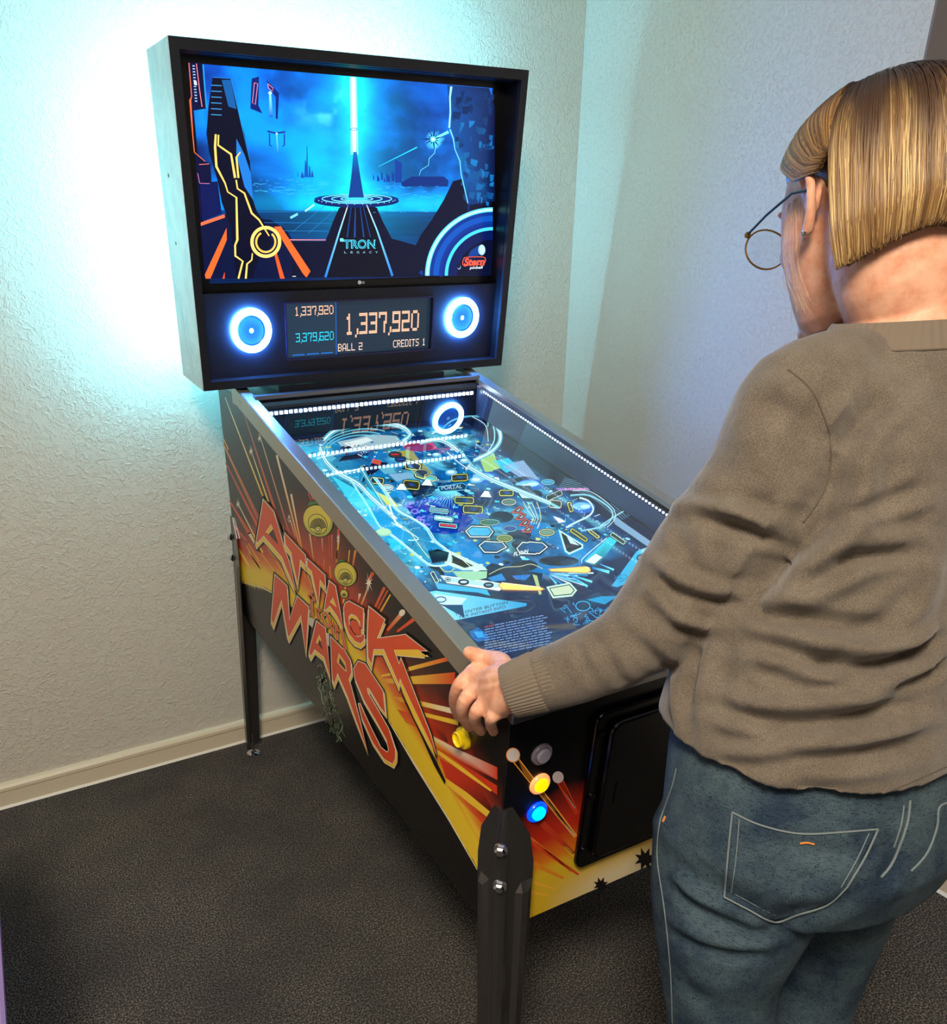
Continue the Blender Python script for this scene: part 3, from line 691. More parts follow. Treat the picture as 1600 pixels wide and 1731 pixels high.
# ground, road, rocks
G.poly(P_(G2,(-860,1690),(-870,1385),(-240,1360),(-230,1410),(40,1410),(70,1345),(105,1250),(145,1160),(215,1122),(350,1122),(430,1160),(470,1255),(540,1390),(720,1440),(760,1360),(840,1250),(930,1100),(1000,960),(1070,940),(1290,1000),(1290,1672)), NV, 1)
G.poly(P_(G1,(170,1290),(360,1210),(700,1250),(820,1330),(860,1400),(860,1690),(205,1690)), (5,16,56), 2)
G.poly(P_(G2,(222,1122),(342,1122),(470,1400),(560,1672),(30,1675),(110,1400)), (3,8,30), 3)
for x0, x1, w in ((240,205,9),(268,262,14),(300,330,10),(320,380,6)): G.stroke(P_(G2,(x0,1125),(x1,1380)), [1,w/4.4], (24,70,150), 4)
G.stroke(P_(G2,(218,1120),(150,1330),(42,1680)), [1.3,2.6,4.0], [(230,245,255),(120,210,255),(30,120,220)], 5)
G.stroke(P_(G2,(344,1118),(430,1330),(545,1670)), [1.3,2.6,4.0], [(230,245,255),(120,210,255),(30,120,220)], 5)
rr = random.Random(5)
for i in range(70):
    x = rr.uniform(640,1280); y = rr.uniform(960,1660)
    if y < 1700-(x-620)*1.15: continue
    s1 = rr.uniform(14,46); P = [(x,y),(x+s1,y+rr.uniform(-20,12)),(x+s1*.8,y+rr.uniform(10,44)),(x-rr.uniform(0,14),y+rr.uniform(10,36))]
    G.poly([G2(*q) for q in P], rr.choice([(10,36,110),(7,24,84),(14,50,140),(4,14,56)]), 2+rr.random())
# platform
G.disc(G2(275,1108), 320/4.44, 50/4.44, (4,30,96), 5); G.disc(G2(275,1095), 318/4.44, 42/4.44, (6,44,120), 6)
for r in (262,190,120): G.ring(G2(278,1092), r/4.44, r*.13/4.44, 1.6, (110,230,255), 7)
G.disc(G2(275,1092), 90/4.44, 11/4.44, (60,210,250), 7)
for i in range(14): a = .15+i*.21; G.disc(G2(275+292*math.cos(a), 1097+36*math.sin(a)), .9, .6, (170,235,255), 8)
# beam and post
G.poly(P_(G2,(224,178),(274,180),(286,600),(290,760),(230,760),(232,600)), [(160,250,255),(160,250,255),(180,255,255),(120,240,255),(120,240,255),(180,255,255)], 8)
G.poly(P_(G2,(238,178),(262,180),(272,600),(268,740),(248,740),(244,600)), (235,255,255), 9)
G.poly(P_(G2,(252,740),(276,740),(300,900),(330,1082),(215,1082),(238,900)), [(20,110,190),(20,110,190),(8,60,140),(6,60,140),(6,60,140),(8,60,140)], 9)
G.ring(G2(255,570), 26/4.44, 8/4.44, 1.0, (10,90,170), 10)
# far city
for x, y0_, y1_, w in ((968,690,930,10),(955,800,930,16),(985,840,930,14),(930,890,935,20),(1005,880,930,16),(900,880,925,5)): G.poly(P_(G1,(x,y0_),(x+w*.5,y0_+10),(x+w,y1_),(x-w*.4,y1_)), (12,80,170), 2)
for x, y0_, y1_, w in ((565,795,970,50),(540,880,960,20),(500,900,965,26),(460,880,950,12),(430,910,960,18),(480,930,965,14),(400,900,950,8)): G.poly(P_(G2,(x,y0_),(x+w*.6,y0_+18),(x+w,y0_+26),(x+w,y1_),(x,y1_)), (8,60,150), 2)
G.poly(P_(G2,(610,970),(690,925),(930,925),(965,955),(960,1000),(620,1000)), (6,44,120), 2)
for i in range(60):
    x = rr.uniform(380,900); y = rr.uniform(990,1200); G.stroke([G2(x,y), G2(x+rr.uniform(10,60), y+rr.uniform(-6,6))], rr.uniform(.3,.9), (60,190,240), 3)
for i in range(60):
    x = rr.uniform(560,1100); y = rr.uniform(940,1060); G.stroke([G1(x,y), G1(x+rr.uniform(10,70), y+rr.uniform(-4,6))], rr.uniform(.3,.8), (60,190,240), 3)
for a, b in (((850,1225),(1010,1140)),((600,1190),(1180,1190)),((640,1270),(1150,1275)),((860,1340),(1120,1130)),((980,1350),(1200,1160)),((700,1330),(1130,1335))): G.stroke([G1(*a), G1(*b)], .7, (30,130,200), 3)
G.stroke(P_(G1,(845,1235),(900,1205)), 4, (120,220,255), 4); G.stroke(P_(G1,(955,1185),(1025,1135)), 3, (170,235,255), 4)
G.stroke(P_(G1,(820,1398),(1110,1400)), 1.2, (255,130,150), 5); G.stroke(P_(G2,(-240,1400),(45,1400)), 1.2, (255,150,160), 5)
# thin light ray and a small burst above the bay
G.stroke(P_(G2,(440,850),(730,705)), [.8,2.2], (40,210,255), 3); G.stroke(P_(G2,(850,645),(965,590)), [3,5], (120,240,255), 3)
for i in range(11):
    a = i*2*math.pi/11+.3; G.poly([G2(850+14*math.cos(a-.5), 645+14*math.sin(a-.5)), G2(850+(50+30*(i % 3))*math.cos(a), 645+(50+30*(i % 3))*math.sin(a)), G2(850+14*math.cos(a+.5), 645+14*math.sin(a+.5))], (8,40,110), 4)
G.disc(G2(850,645), 5, 5, (110,235,255), 5); G.disc(G2(850,645), 2.2, 2.2, (235,255,255), 6)
G.stroke(P_(G2,(870,690),(860,750),(820,790),(815,840),(760,875),(745,915)), [1.4,1.1,1,.9,.8,.6], (110,225,255), 4)
# left wall with light lines
G.poly(P_(G1,(72,66),(190,78),(218,415),(120,430),(128,740),(205,812),(245,830),(255,975),(160,975),(185,1180),(170,1270)), (5,10,52), 4)
G.poly(P_(G1,(165,975),(300,960),(330,1200),(185,1260)), (5,20,80), 3)
G.stroke(P_(G1,(84,72),(105,325),(94,352),(112,600),(125,742),(205,812)), [1.5,1.4,3.2,1.6,1.4,1.0], (255,110,66), 6); G.stroke(P_(G1,(140,78),(166,290),(183,402)), 1.4, (255,130,140), 6)
G.stroke(P_(G1,(190,84),(216,412)), 2.4, (30,150,240), 6)
for i in range(13): G.stroke(P_(G1,(110+i*1.6,95+i*22),(128+i*1.6,96+i*22)), 2.0, (150,190,250), 6)
G.poly(P_(G1,(120,205),(140,208),(146,240),(126,238)), (215,225,255), 7)
G.stroke(P_(G1,(160,835),(235,830)), 1.0, (255,130,130), 6); G.stroke(P_(G1,(150,900),(165,975),(240,978)), .9, (220,130,190), 6)
# small hovering frames
G.poly(P_(G1,(555,190),(610,175),(605,390),(635,452),(545,415)), (8,30,110), 3); G.stroke(P_(G1,(575,222),(600,228),(582,385),(560,372)), 1.0, (255,150,160), 4, closed=True)
G.poly(P_(G1,(665,200),(760,300),(750,495),(735,490),(735,330),(690,270)), (8,34,120), 3); G.stroke(P_(G1,(675,228),(715,262),(712,285),(680,262)), .9, (255,150,150), 4, closed=True)
G.stroke(P_(G1,(693,300),(700,480)), [3.5,6], [(140,240,255),(10,90,210)], 3); G.disc(G1(693,298), 3, 3, (180,250,255), 4)
G.stroke(P_(G1,(672,585),(735,600),(808,590)), 3.2, (12,60,150), 3); G.stroke(P_(G1,(688,600),(690,690),(708,698)), 2.2, (12,60,150), 3); G.stroke(P_(G1,(800,605),(800,690),(785,698)), 2.2, (12,60,150), 3)
G.stroke(P_(G1,(742,605),(752,760)), [1.6,3], [(120,230,255),(8,110,220)], 3); G.disc(G1(742,603), 1.8, 1.8, (180,250,255), 4)
# dark pylon with yellow light lines and a glowing hoop (plain stand-in)
G.poly(P_(G1,(262,180),(400,190),(474,520),(500,600),(540,800),(565,1100),(590,1180),(700,1350),(640,1440),(560,1690),(440,1690),(400,1300),(330,1120),(300,960),(235,740),(215,600),(222,520),(230,400)), (5,8,34), 7)
G.stroke(P_(G1,(262,180),(400,190),(474,520),(540,800)), [1.2,1.6,1.2,.8], (30,130,210), 8); G.poly(P_(G1,(330,200),(398,200),(440,420),(380,400)), (18,90,160), 8)
for i in range(6): G.stroke([G1(250,240+i*44), G1(330,244+i*44)], 1.4, (60,150,220), 8)
G.poly(P_(G1,(440,640),(500,760),(548,900),(565,1100),(500,1000),(440,760)), (30,120,210), 8)
YL = (250,214,110)
G.stroke(P_(G1,(285,608),(280,700),(290,850),(355,975),(375,1040),(440,1082),(447,1400),(430,1440),(432,1520),(488,1560),(455,1690)), [3.4,4,4,2.6,2.2,3.2,4,3.2,3.4,3.2,3.2], YL, 9)
G.stroke(P_(G1,(306,612),(303,690),(400,758),(430,935)), [2.6,3,3.6,4.2], YL, 9); G.stroke(P_(G1,(470,740),(440,780),(455,935)), [1.6,3.4,3.4], YL, 9)
G.stroke(P_(G1,(438,950),(448,1015),(500,1050),(555,1200),(610,1250),(685,1370)), [2.6,2.6,3,3.4,3,2], YL, 9); G.stroke(P_(G1,(560,1500),(555,1550),(520,1580),(510,1690)), [2,2.4,3,3.4], YL, 9)
G.ring(G1(660,1415), 104/4.44, 108/4.44, 5.6, (252,216,120), 10); G.ring(G1(660,1415), 72/4.44, 76/4.44, 3.4, (250,200,90), 10, a0=-.9, a1=4.2); G.disc(G1(655,1420), 46/4.44, 52/4.44, (6,10,34), 9)
OR = (255,104,44)
G.poly(P_(G1,(204,1660),(210,1690),(245,1690),(368,1400),(366,1310)), OR, 8); G.poly(P_(G1,(172,1270),(350,1208),(355,1232),(174,1295)), (255,112,70), 8)
G.poly(P_(G1,(722,1302),(772,1298),(995,1635),(965,1682),(940,1655)), OR, 8); G.poly(P_(G1,(722,1500),(742,1495),(802,1690),(768,1690)), (255,90,40), 8); G.poly(P_(G1,(336,1690),(352,1640),(352,1690)), (255,80,40), 8)
G.poly(P_(G1,(860,1670),(886,1670),(886,1676),(860,1676)), (200,210,220), 8)
# dark cliff on the right (plain stand-in) and the big light disc
G.poly(P_(G2,(955,238),(1268,262),(1310,400),(1312,1110),(1110,1140),(1062,900),(1040,800),(1000,640),(975,560)), [(14,60,130),(12,30,80),(8,22,70),(5,18,60),(8,50,120),(10,90,170),(12,100,180),(14,90,170),(14,80,160)], 7)
for i in range(90):
    x = rr.uniform(985,1290); y = rr.uniform(280,1110)
    if x < 985+max(0,(y-560))*.17: continue
    s1 = rr.uniform(16,70); g = rr.uniform(.2,1.0)*(1 if y > 480 else .35)
    G.poly([G2(*q) for q in ((x,y),(min(x+s1,1305),y+rr.uniform(-10,20)),(min(x+s1*.7,1305),y+rr.uniform(20,70)),(x+rr.uniform(-6,8),y+rr.uniform(20,60)))], (int(6+12*g), int(30+90*g), int(80+110*g)), 7.5+rr.random()*.6)
G.stroke(P_(G2,(985,250),(975,330),(978,440),(970,560)), [4,3,2.6,3.2], (150,225,255), 9); G.stroke(P_(G2,(975,570),(1000,640),(1012,720),(1050,810),(1058,900),(1110,1125)), [2.6,2.2,1.6,1.6,1.8,1.6], (110,215,250), 9)
def arc(c, r0, r1, a0, a1, col, layer, n=30):
    P = [(c[0]+r1*math.cos(a), c[1]+r1*math.sin(a)) for a in np.linspace(a0, a1, n)]+[(c[0]+r0*math.cos(a), c[1]+r0*math.sin(a)) for a in np.linspace(a1, a0, n)]
    G.poly([G2(*q) for q in P], col, layer)
cD = (1300,1668); a0, a1 = math.pi, math.pi*1.497
arc(cD, 1, 505, a0, a1, (6,50,140), 9.5); arc(cD, 1, 345, a0, a1, (4,22,84), 9.8); arc(cD, 1, 270, a0, a1, (4,12,44), 10)
arc(cD, 478, 512, a0, a1, (90,220,255), 11); arc(cD, 486, 502, a0, a1, (190,245,255), 12); arc(cD, 340, 364, a0, a1, (70,210,255), 11); arc(cD, 376, 380, a0, a1, (4,20,90), 11)
arc(cD, 408, 450, a0, a1, (8,80,180), 10.5)
# writing on the picture
G.text('TRON', G2(178,1462), (240/4.4375,0), (0,-62/4.4375), (80,225,255), 13, bold=.035); G.text('TRON', G2(178,1462), (240/4.4375,0), (0,-62/4.4375), (4,20,60), 14, bold=-.012)
G.poly(P_(G2,(150,1388),(176,1388),(176,1412),(152,1412)), (120,235,255), 13)
for i, ch in enumerate('LEGACY'): G.text(ch, G2(180+i*47,1500), (20/4.4375,0), (0,-15/4.4375), (150,190,215), 13)
bd = [(1068,1560),(1080,1532),(1110,1526),(1215,1524),(1240,1532),(1245,1556),(1232,1582),(1120,1590),(1085,1600),(1068,1585)]
G.poly([G2(*q) for q in bd], (255,92,66), 13); G.poly([G2(*q) for q in offset(bd, -5)], (10,20,60), 14)
G.text('Stern', G2(1078,1592), (158/4.4375,-4/4.4375), (0,-52/4.4375), (255,92,66), 15, bold=.04, shear=.2)
G.text('pinball', G2(1122,1618), (100/4.4375,-4/4.4375), (0,-20/4.4375), (225,232,240), 15, bold=.02, shear=.2)
G.disc(G2(1213,1475), 27/4.44, 40/4.44, (150,200,230), 13); G.disc(G2(1216,1473), 20/4.44, 33/4.44, (190,225,245), 14); G.disc(G2(1043,1603), 13/4.44, 18/4.44, (150,190,215), 13); G.disc(G2(1041,1598), 12/4.44, 17/4.44, (6,14,44), 14)
G.poly(P_(G2,(1110,1525),(1130,1480),(1190,1440),(1190,1520)), (10,60,140), 12)
G.build('picture', m_screen, mon)
Gl = Art(lambda x, z, l: bbx(x, MD-.003-l, z), lambda u, v: px_bb(u, v, MD-.003), .0001, .0002)
m_logo = mat('maker_mark_ink', (190,196,205), .5, emit=(150,160,175), es=.25)
Gl.disc(G2(299,1719), 3.0, 3.4, (190,196,205), 0); Gl.text('LG', G2(312,1727), (24/4.4375,0), (0,-17/4.4375), (190,196,205), 0, bold=.03)
Gl.build('maker_mark', m_logo, mon)

# speaker panel
PD = .030
k = MB(bbx); DX0, DX1, DZ0, DZ1 = .222, .622, .052, .176
k.box(s_+.001, DX0, PD, PD+.012, s_, .203); k.box(DX1, BW-s_-.001, PD, PD+.012, s_, .203); k.box(DX0, DX1, PD, PD+.012, s_, DZ0); k.box(DX0, DX1, PD, PD+.012, DZ1, .203)
sp = k.build('speaker_panel', m_panel, pm)
k = MB(bbx)
for a in ((DX0-.004,DX1+.004,DZ1,DZ1+.004),(DX0-.004,DX1+.004,DZ0-.004,DZ0),(DX0-.004,DX0,DZ0,DZ1),(DX1,DX1+.004,DZ0,DZ1)): k.box(a[0], a[1], PD-.003, PD, a[2], a[3])
k.build('display_frame', mat('display_frame_plastic', (40,38,70), .25), sp)
k = MB(bbx); k.box(DX0-.002, DX1+.002, PD+.0125, PD+.02, DZ0-.002, DZ1+.002); dm = k.build('score_display', mat('display_black', (22,34,52), .15, emit=(40,62,80), es=.55), pm)
FONT = {'0':'01110 10001 10001 10001 10001 10001 01110','1':'00100 01100 00100 00100 00100 00100 01110','2':'11111 00001 00001 11111 10000 10000 11111','3':'11111 00001 00001 01111 00001 00001 11111',
 '6':'11111 10000 10000 11111 10001 10001 11111','7':'11111 10001 00001 00011 00010 00010 00010','9':'11111 10001 10001 11111 00001 00001 11111','B':'11110 10001 10001 11110 10001 10001 11110','A':'01110 10001 10001 10001 11111 10001 10001',
 'L':'10000 10000 10000 10000 10000 10000 11111','C':'01111 10000 10000 10000 10000 10000 01111','R':'11110 10001 10001 11110 10100 10010 10001','E':'11111 10000 10000 11110 10000 10000 11111','D':'11110 10001 10001 10001 10001 10001 11110',
 'I':'111 010 010 010 010 010 111','T':'11111 00100 00100 00100 00100 00100 00100','S':'01111 10000 10000 01110 00001 00001 11110',',':'00 00 00 00 00 01 01 10',' ':'000 000 000 000 000 000 000'}
D = Art(lambda x, z, l: bbx(x, PD+.0125-l, z), None, .0001, .0004)
def dots(txt, x0, x1, zt, zb, col, layer=0, thick=1):
    rows = []; cols = 0
    for ch in txt:
        g = FONT[ch].split(); gw = len(g[0]); rows.append((cols, g)); cols += gw*thick+1*thick if thick == 1 else gw*thick+2
        if ch == ',': cols -= 1
    W_ = cols-1; px_ = (x1-x0)/W_; pz = (zt-zb)/(7*thick)
    for c0, g in rows:
        for r, line in enumerate(g):
            for c_, b in enumerate(line):
                if b == '1':
                    for i in range(thick):
                        for j in range(thick):
                            x = x0+(c0+c_*thick+i)*px_; z = zt-(r*thick+j)*pz; e = .08
                            D.poly([(x+px_*e,z-pz*e),(x+px_*(1-e),z-pz*e),(x+px_*(1-e),z-pz*(1-e)),(x+px_*e,z-pz*(1-e))], col, layer, px=False)
dxl = DX1-DX0; dzl = DZ1-DZ0; ux = lambda u: DX0+u*dxl; vz = lambda v: DZ1-v*dzl
PCH, CY = (255,196,160), (40,205,235)
D.poly([(ux(0),vz(0)),(ux(.33),vz(0)),(ux(.33),vz(1)),(ux(0),vz(1))], (30,48,66), 0, px=False)
dots('1,337,920', ux(.065), ux(.318), vz(.07), vz(.235), PCH, 1); dots('3,379,620', ux(.065), ux(.318), vz(.55), vz(.715), CY, 1)
dots('1,337,920', ux(.395), ux(.925), vz(.24), vz(.64), PCH, 1, thick=2)
dots('BALL 2', ux(.345), ux(.515), vz(.80), vz(.945), (250,214,190), 1); dots('CREDITS 1', ux(.735), ux(.975), vz(.80), vz(.945), (250,214,190), 1)
for i in range(42): D.poly([(ux(.330),vz(i/42+.004)),(ux(.338),vz(i/42+.004)),(ux(.338),vz((i+.6)/42)),(ux(.330),vz((i+.6)/42))], (30,110,220), 1, px=False)
for u0 in (.04,.135,.23):
    for i in range(12): D.poly([(ux(u0+i*.0068),vz(.945)),(ux(u0+i*.0068+.005),vz(.945)),(ux(u0+i*.0068+.005),vz(.965)),(ux(u0+i*.0068),vz(.965))], (30,120,230), 1, px=False)
D.build('digits', m_dots, dm)
for cx_, cz_ in ((.133,.122),(.712,.124)):
    c = (cx_, PD, cz_); k = MB(bbx); k.lathe(c, (0,-1,0), [(.048,0),(.049,.005),(.047,.010),(.043,.011),(.038,.010),(.036,.004),(.036,-.001)], 44)
    spk = k.build('speaker', m_ring, pm, smooth=True)
    k = MB(bbx); k.lathe((cx_,PD-.001,cz_), (0,-1,0), [(.036,0),(.0355,.003),(.033,.0045),(.0305,.003),(.030,.0005)], 40); k.build('surround', m_surr, spk, smooth=True)
    k = MB(bbx); k.lathe((cx_,PD-.0015,cz_), (0,-1,0), [(.030,.0022),(.024,.0005),(.013,-.004),(.011,-.004)], 40); k.build('cone', m_cone, spk, smooth=True)
    k = MB(bbx); k.lathe((cx_,PD,cz_), (0,-1,0), [(.0115,-.004),(.0115,.001),(.0095,.003),(.0085,.0005),(.007,.000),(.0055,.004),(.003,.0055),(.0008,.006)], 28); k.build('dust_cap', m_cap, spk, smooth=True)
# led tape behind the backbox: lights the wall
for a in ((.0,.010,.04,BH-.01),(BW-.010,BW,.04,BH-.04)):
    k = MB(bbx); k.box(a[0]+.004, a[1]+.004, BD, BD+.004, a[2], a[3]); k.build('light_tape', m_ledrear if a[0] < .1 else mat('led_cyan_weak', (255,255,255), .5, emit=(150,225,255), es=60), bb)
k = MB(bbx); k.box(.03, BW-.03, BD, BD+.004, BH-.016, BH-.006); k.build('light_tape', m_ledrear, bb)
# bracket between backbox and cabinet
k = MB(cab); k.box(.10, W-.10, 1.14, 1.30, .652, .668); k.build('backbox_mount', m_bbfront, pm)
# ------------------------------------------------------------------ playfield picture
Pf = Art(lambda x, y, l: cab(x, y, TV0+TVS*y+l), px_tv, .00012, .0006)
P1, P2, P3 = frame(430,640,4.0), frame(620,780,5.3333), frame(820,800,5.161)
def pfc(x, y):
    n = fbm(x*9, y*9, 1, 5, 31); n2 = fbm(x*14+3, y*7, 1.5, 4, 32); n3 = fbm(x*30, y*30, 1, 3, 33)
    c = mixc(L3(6,40,92), L3(10,130,200), np.clip((n-.35)*2.4, 0, 1)); c = mixc2(c, L3(110,215,235), np.clip((n2-.55)*3.2, 0, .8)*np.clip((y-.28)/.15, 0, 1))
    c = mixc2(c, L3(26,34,44), np.clip((n3-.60)*5, 0, .7)); c = mixc2(c, L3(70,200,232), np.clip(1-(x-.06)/.16, 0, .75)*np.clip((y-.40)/.1,0,1)*np.clip((n+.15), 0, 1))
    fr_ = np.clip((y-(.33+.10*np.abs(x-.33)))/.03, 0, 1); c = mixc2(np.tile(L3(24,38,72), (len(x),1)), c, fr_)
    ed = np.clip((x-.05)/.02, 0, 1)*np.clip((W-.075-x)/.02, 0, 1)*np.clip((1.07-y)/.02, 0, 1); c = mixc2(np.tile(L3(8,16,44), (len(x),1)), c, ed)
    return c
def mixc2(a, b, t): t = np.clip(t, 0, 1)[:,None]; return a*(1-t)+b*t
Pf.grid((T_+.001,W-T_-.001), (.03,1.10), 150, 230, pfc)
CYN, ICE, DK, OLV = (40,190,225), (190,235,245), (12,20,30), (206,206,90)
def tag_in(f, c, w, h, rot, fill, out=(120,220,235), lay=6):
    cr, sr = math.cos(rot), math.sin(rot); k_ = 5.33 if f is P2 else (4 if f is P1 else 5.16)
    def R(w, h, r):
        P = rrect(-w/2, w/2, -h/2, h/2, min(w,h)*r, 3); return [f(c[0]+x*cr-y*sr, c[1]+x*sr+y*cr) for x, y in P]
    Pf.poly(R(w+14,h+14,.3), DK, lay); Pf.poly(R(w,h,.3), out, lay+1); Pf.poly(R(w-14,h-14,.25), DK, lay+2); Pf.poly(R(w-22,h-22,.25), fill, lay+3)
def rnd(f, c, rx, ry, fill, out=ICE, rot=0, lay=6, k_=5.33):
    Pf.disc(f(*c), (rx+6)/k_, (ry+6)/k_, DK, lay, rot); Pf.disc(f(*c), rx/k_, ry/k_, out, lay+1, rot); Pf.disc(f(*c), (rx-6)/k_, (ry-6)/k_, DK, lay+2, rot); Pf.disc(f(*c), (rx-11)/k_, (ry-11)/k_, fill, lay+3, rot)
# deep blue field with writing
Pf.poly(P_(P2,(345,400),(520,330),(640,305),(780,350),(960,530),(860,640),(700,660),(560,640),(430,520)), [(8,30,120),(10,60,170),(12,70,190),(8,40,150),(8,30,140),(10,40,150),(10,50,160),(8,50,160),(10,40,150)], 2)
for i in range(22):
    a = -2.6+i*.12; Pf.stroke([P2(760,250), P2(760+250*math.cos(a+3.3), 250+170*abs(math.sin(a+3.3)))], [2.0,.3], (110,215,245), 3)
for i, ch in enumerate('TRON'):
    Pf.text(ch, P2(560-i*52, 600-i*58), (-18/5.33,-44/5.33) if False else (14/5.33,-50/5.33), (-66/5.33,-8/5.33), (130,120,235), 5, bold=.03)
tag_in(P2, (648,450), 170, 46, .12, (120,160,170)); tag_in(P2, (692,522), 175, 46, .13, (200,235,235)); tag_in(P2, (730,585), 165, 42, .1, (200,60,80))
Pf.poly(P_(P2,(640,235),(860,200),(900,225),(880,262),(660,278)), (24,60,90), 5); Pf.stroke(P_(P2,(640,235),(860,200),(900,225),(880,262),(660,278)), 1.2, (90,190,215), 6, closed=True)
Pf.text('PORTAL', P2(668,262), (190/5.33,-16/5.33), (0,-34/5.33), (150,190,210), 7, bold=.02)
for q in [(P2,(400,218),150,80,.1),(P2,(92,180),120,60,.1),(P2,(835,152),150,66,-.05),(P2,(876,356),175,60,.03),(P2,(955,440),180,70,.06),(P1,(1070,590),110,50,.35),(P1,(1120,660),70,36,.3),(P2,(1255,290),130,56,0),(P2,(390,50),90,60,.2)]:
    tag_in(q[0], q[1], q[2], q[3], q[4], (44,48,30), OLV)
    if q[0] is P2: f = q[0]; c = q[1]; Pf.poly([f(c[0]-30,c[1]-12), f(c[0]+10,c[1]-16), f(c[0]+40,c[1]+6), f(c[0],c[1]+14)], (30,70,140), 10)
for f, c, rx, ry, fill, out in [(P2,(1030,497),60,27,(40,90,190),(90,150,220)),(P2,(1278,372),66,30,(90,120,110),(220,220,200)),(P2,(1105,555),90,28,(50,90,80),(150,190,180)),(P2,(1240,700),72,32,(110,130,70),(210,210,150)),
      (P2,(1265,218),55,24,(40,80,180),(120,170,220)),(P2,(575,160),58,28,(90,190,180),(220,235,170)),(P2,(488,106),66,30,(50,60,50),(190,200,90)),(P2,(1290,612),62,28,(20,60,130),(130,180,200)),(P2,(180,240),60,30,(160,200,200),(220,230,230)),
      (P3,(535,522),70,32,(110,150,130),(230,230,160)),(P3,(545,82),60,26,(60,160,200),(140,210,230)),(P3,(170,576),68,30,(110,130,70),(210,210,150))]: rnd(f, c, rx, ry, fill, out)
for f, c, rx, ry in [(P2,(1210,505),110,52),(P2,(1370,670),110,46),(P2,(1420,750),120,50),(P3,(640,770),180,44),(P3,(340,810),120,50),(P2,(490,262),120,40),(P3,(390,190),110,50),(P2,(1420,200),110,60)]: Pf.disc(f(*c), rx/5.3, ry/5.3, (18,30,52), 5)
def octo(f, P, fill): Pf.poly([f(*q) for q in offset(P, 12)], DK, 5); Pf.poly([f(*q) for q in P], (215,235,240), 6); Pf.poly([f(*q) for q in offset(P, -8)], DK, 7); Pf.poly([f(*q) for q in offset(P, -16)], fill, 8)
octo(P2, [(885,635),(940,585),(1100,592),(1140,640),(1100,690),(930,690)], (60,170,215)); octo(P2, [(1005,765),(1060,722),(1220,732),(1262,780),(1170,830),(1055,828)], (26,90,140))
octo(P2, [(1345,790),(1400,730),(1560,745),(1590,790),(1520,845),(1380,840)], (24,70,110)); octo(P3, [(330,640),(380,600),(500,610),(545,650),(470,710),(350,700)], (26,96,150))
Pf.text('FLYNN', P2(1320,862), (130/5.33,-30/5.33), (4/5.33,-34/5.33), (205,215,220), 9, bold=.03)
for c in ((1350,445),(1378,505),(1412,560),(1440,618)):
    P = [(c[0]-50,c[1]+24),(c[0]+20,c[1]-36),(c[0]+56,c[1]-20),(c[0]+30,c[1]+34)]; Pf.poly([P2(*q) for q in offset(P,5)], DK, 8); Pf.poly([P2(*q) for q in P], (214,90,90), 9); Pf.poly([P2(*q) for q in offset(P,-8)], (30,40,50), 10); Pf.poly([P2(*q) for q in offset(P,-18)], (150,170,170), 11)
for c in ((930,60),(1070,305),(1160,180),(310,240),(540,200)):
    P = [(c[0]-50,c[1]+20),(c[0]-10,c[1]-34),(c[0]+26,c[1]-30),(c[0]+52,c[1]+26)]; Pf.poly([P2(*q) for q in offset(P,6)], DK, 8); Pf.poly([P2(*q) for q in P], (222,236,240), 9)
# ships, dark machinery at the top left
for f, P in [(P1,[(565,565),(600,530),(690,515),(740,540),(600,560)]),(P1,[(700,600),(900,575),(880,600),(780,650),(730,710),(740,640)]),(P1,[(570,480),(640,460),(660,470),(610,490)]),(P2,[(400,290),(600,225),(640,250),(500,300),(420,330)]),(P2,[(0,60),(70,0),(200,20),(40,130)])]: Pf.poly([f(*q) for q in P], (14,16,44), 8)
Pf.poly(P_(P1,(800,545),(860,560),(850,590),(790,575)), (190,80,60), 9); Pf.poly(P_(P1,(905,650),(1040,640),(1080,670),(960,700)), (120,170,200), 9); Pf.poly(P_(P1,(830,600),(900,590),(960,640),(880,650)), (90,170,190), 8)
Pf.poly(P_(P1,(940,500),(1060,480),(1110,550),(1200,640),(1130,690),(1010,580)), (150,150,60), 5); rnd(P1, (950,518), 40, 17, (190,40,40), (60,60,60), k_=4); rnd(P1, (990,550), 38, 16, (30,80,170), (40,60,110), k_=4)
Pf.poly(P_(P1,(980,440),(1200,430),(1240,480),(1040,500)), (190,70,120), 4); Pf.disc(P1(1110,468), 24, 7, (130,40,80), 6)
Pf.poly(P_(P1,(560,430),(800,380),(960,390),(1000,440),(860,480),(620,500)), (150,180,190), 3); Pf.poly(P_(P1,(600,440),(760,400),(800,420),(660,470)), (210,225,225), 4)
for i in range(40):
    x = random.uniform(600,820); y = random.uniform(455,520); Pf.stroke([P1(x,y), P1(x+random.uniform(-20,30),y+random.uniform(-14,14))], random.uniform(.6,2), random.choice([(16,20,40),(220,230,235),(150,60,70),(20,90,130)]), 7)
# light drums and plastics
for f, c, rx, ry in [(P2,(1060,150),130,52),(P2,(1470,215),120,50),(P3,(330,110),80,30),(P3,(850,300),110,56)]:
    Pf.disc(f(*c), rx/5.3, ry/5.3, (30,100,190), 6); Pf.disc(f(c[0]-10,c[1]-8), rx*.75/5.3, ry*.6/5.3, (110,190,235), 7); Pf.disc(f(c[0]+20,c[1]-4), rx*.4/5.3, ry*.3/5.3, (190,230,245), 8)
Pf.poly(P_(P3,(240,110),(390,115),(480,250),(330,250)), (50,66,84), 8); Pf.poly(P_(P3,(290,180),(420,185),(440,225),(320,222)), (190,230,235), 9)
for off in (0,40,80,130): Pf.stroke(P_(P3,(330+off*.9,255),(370+off*.8,330),(420+off*.5,395+off*.1),(400+off*.5,450)), .9, (225,225,170), 9)
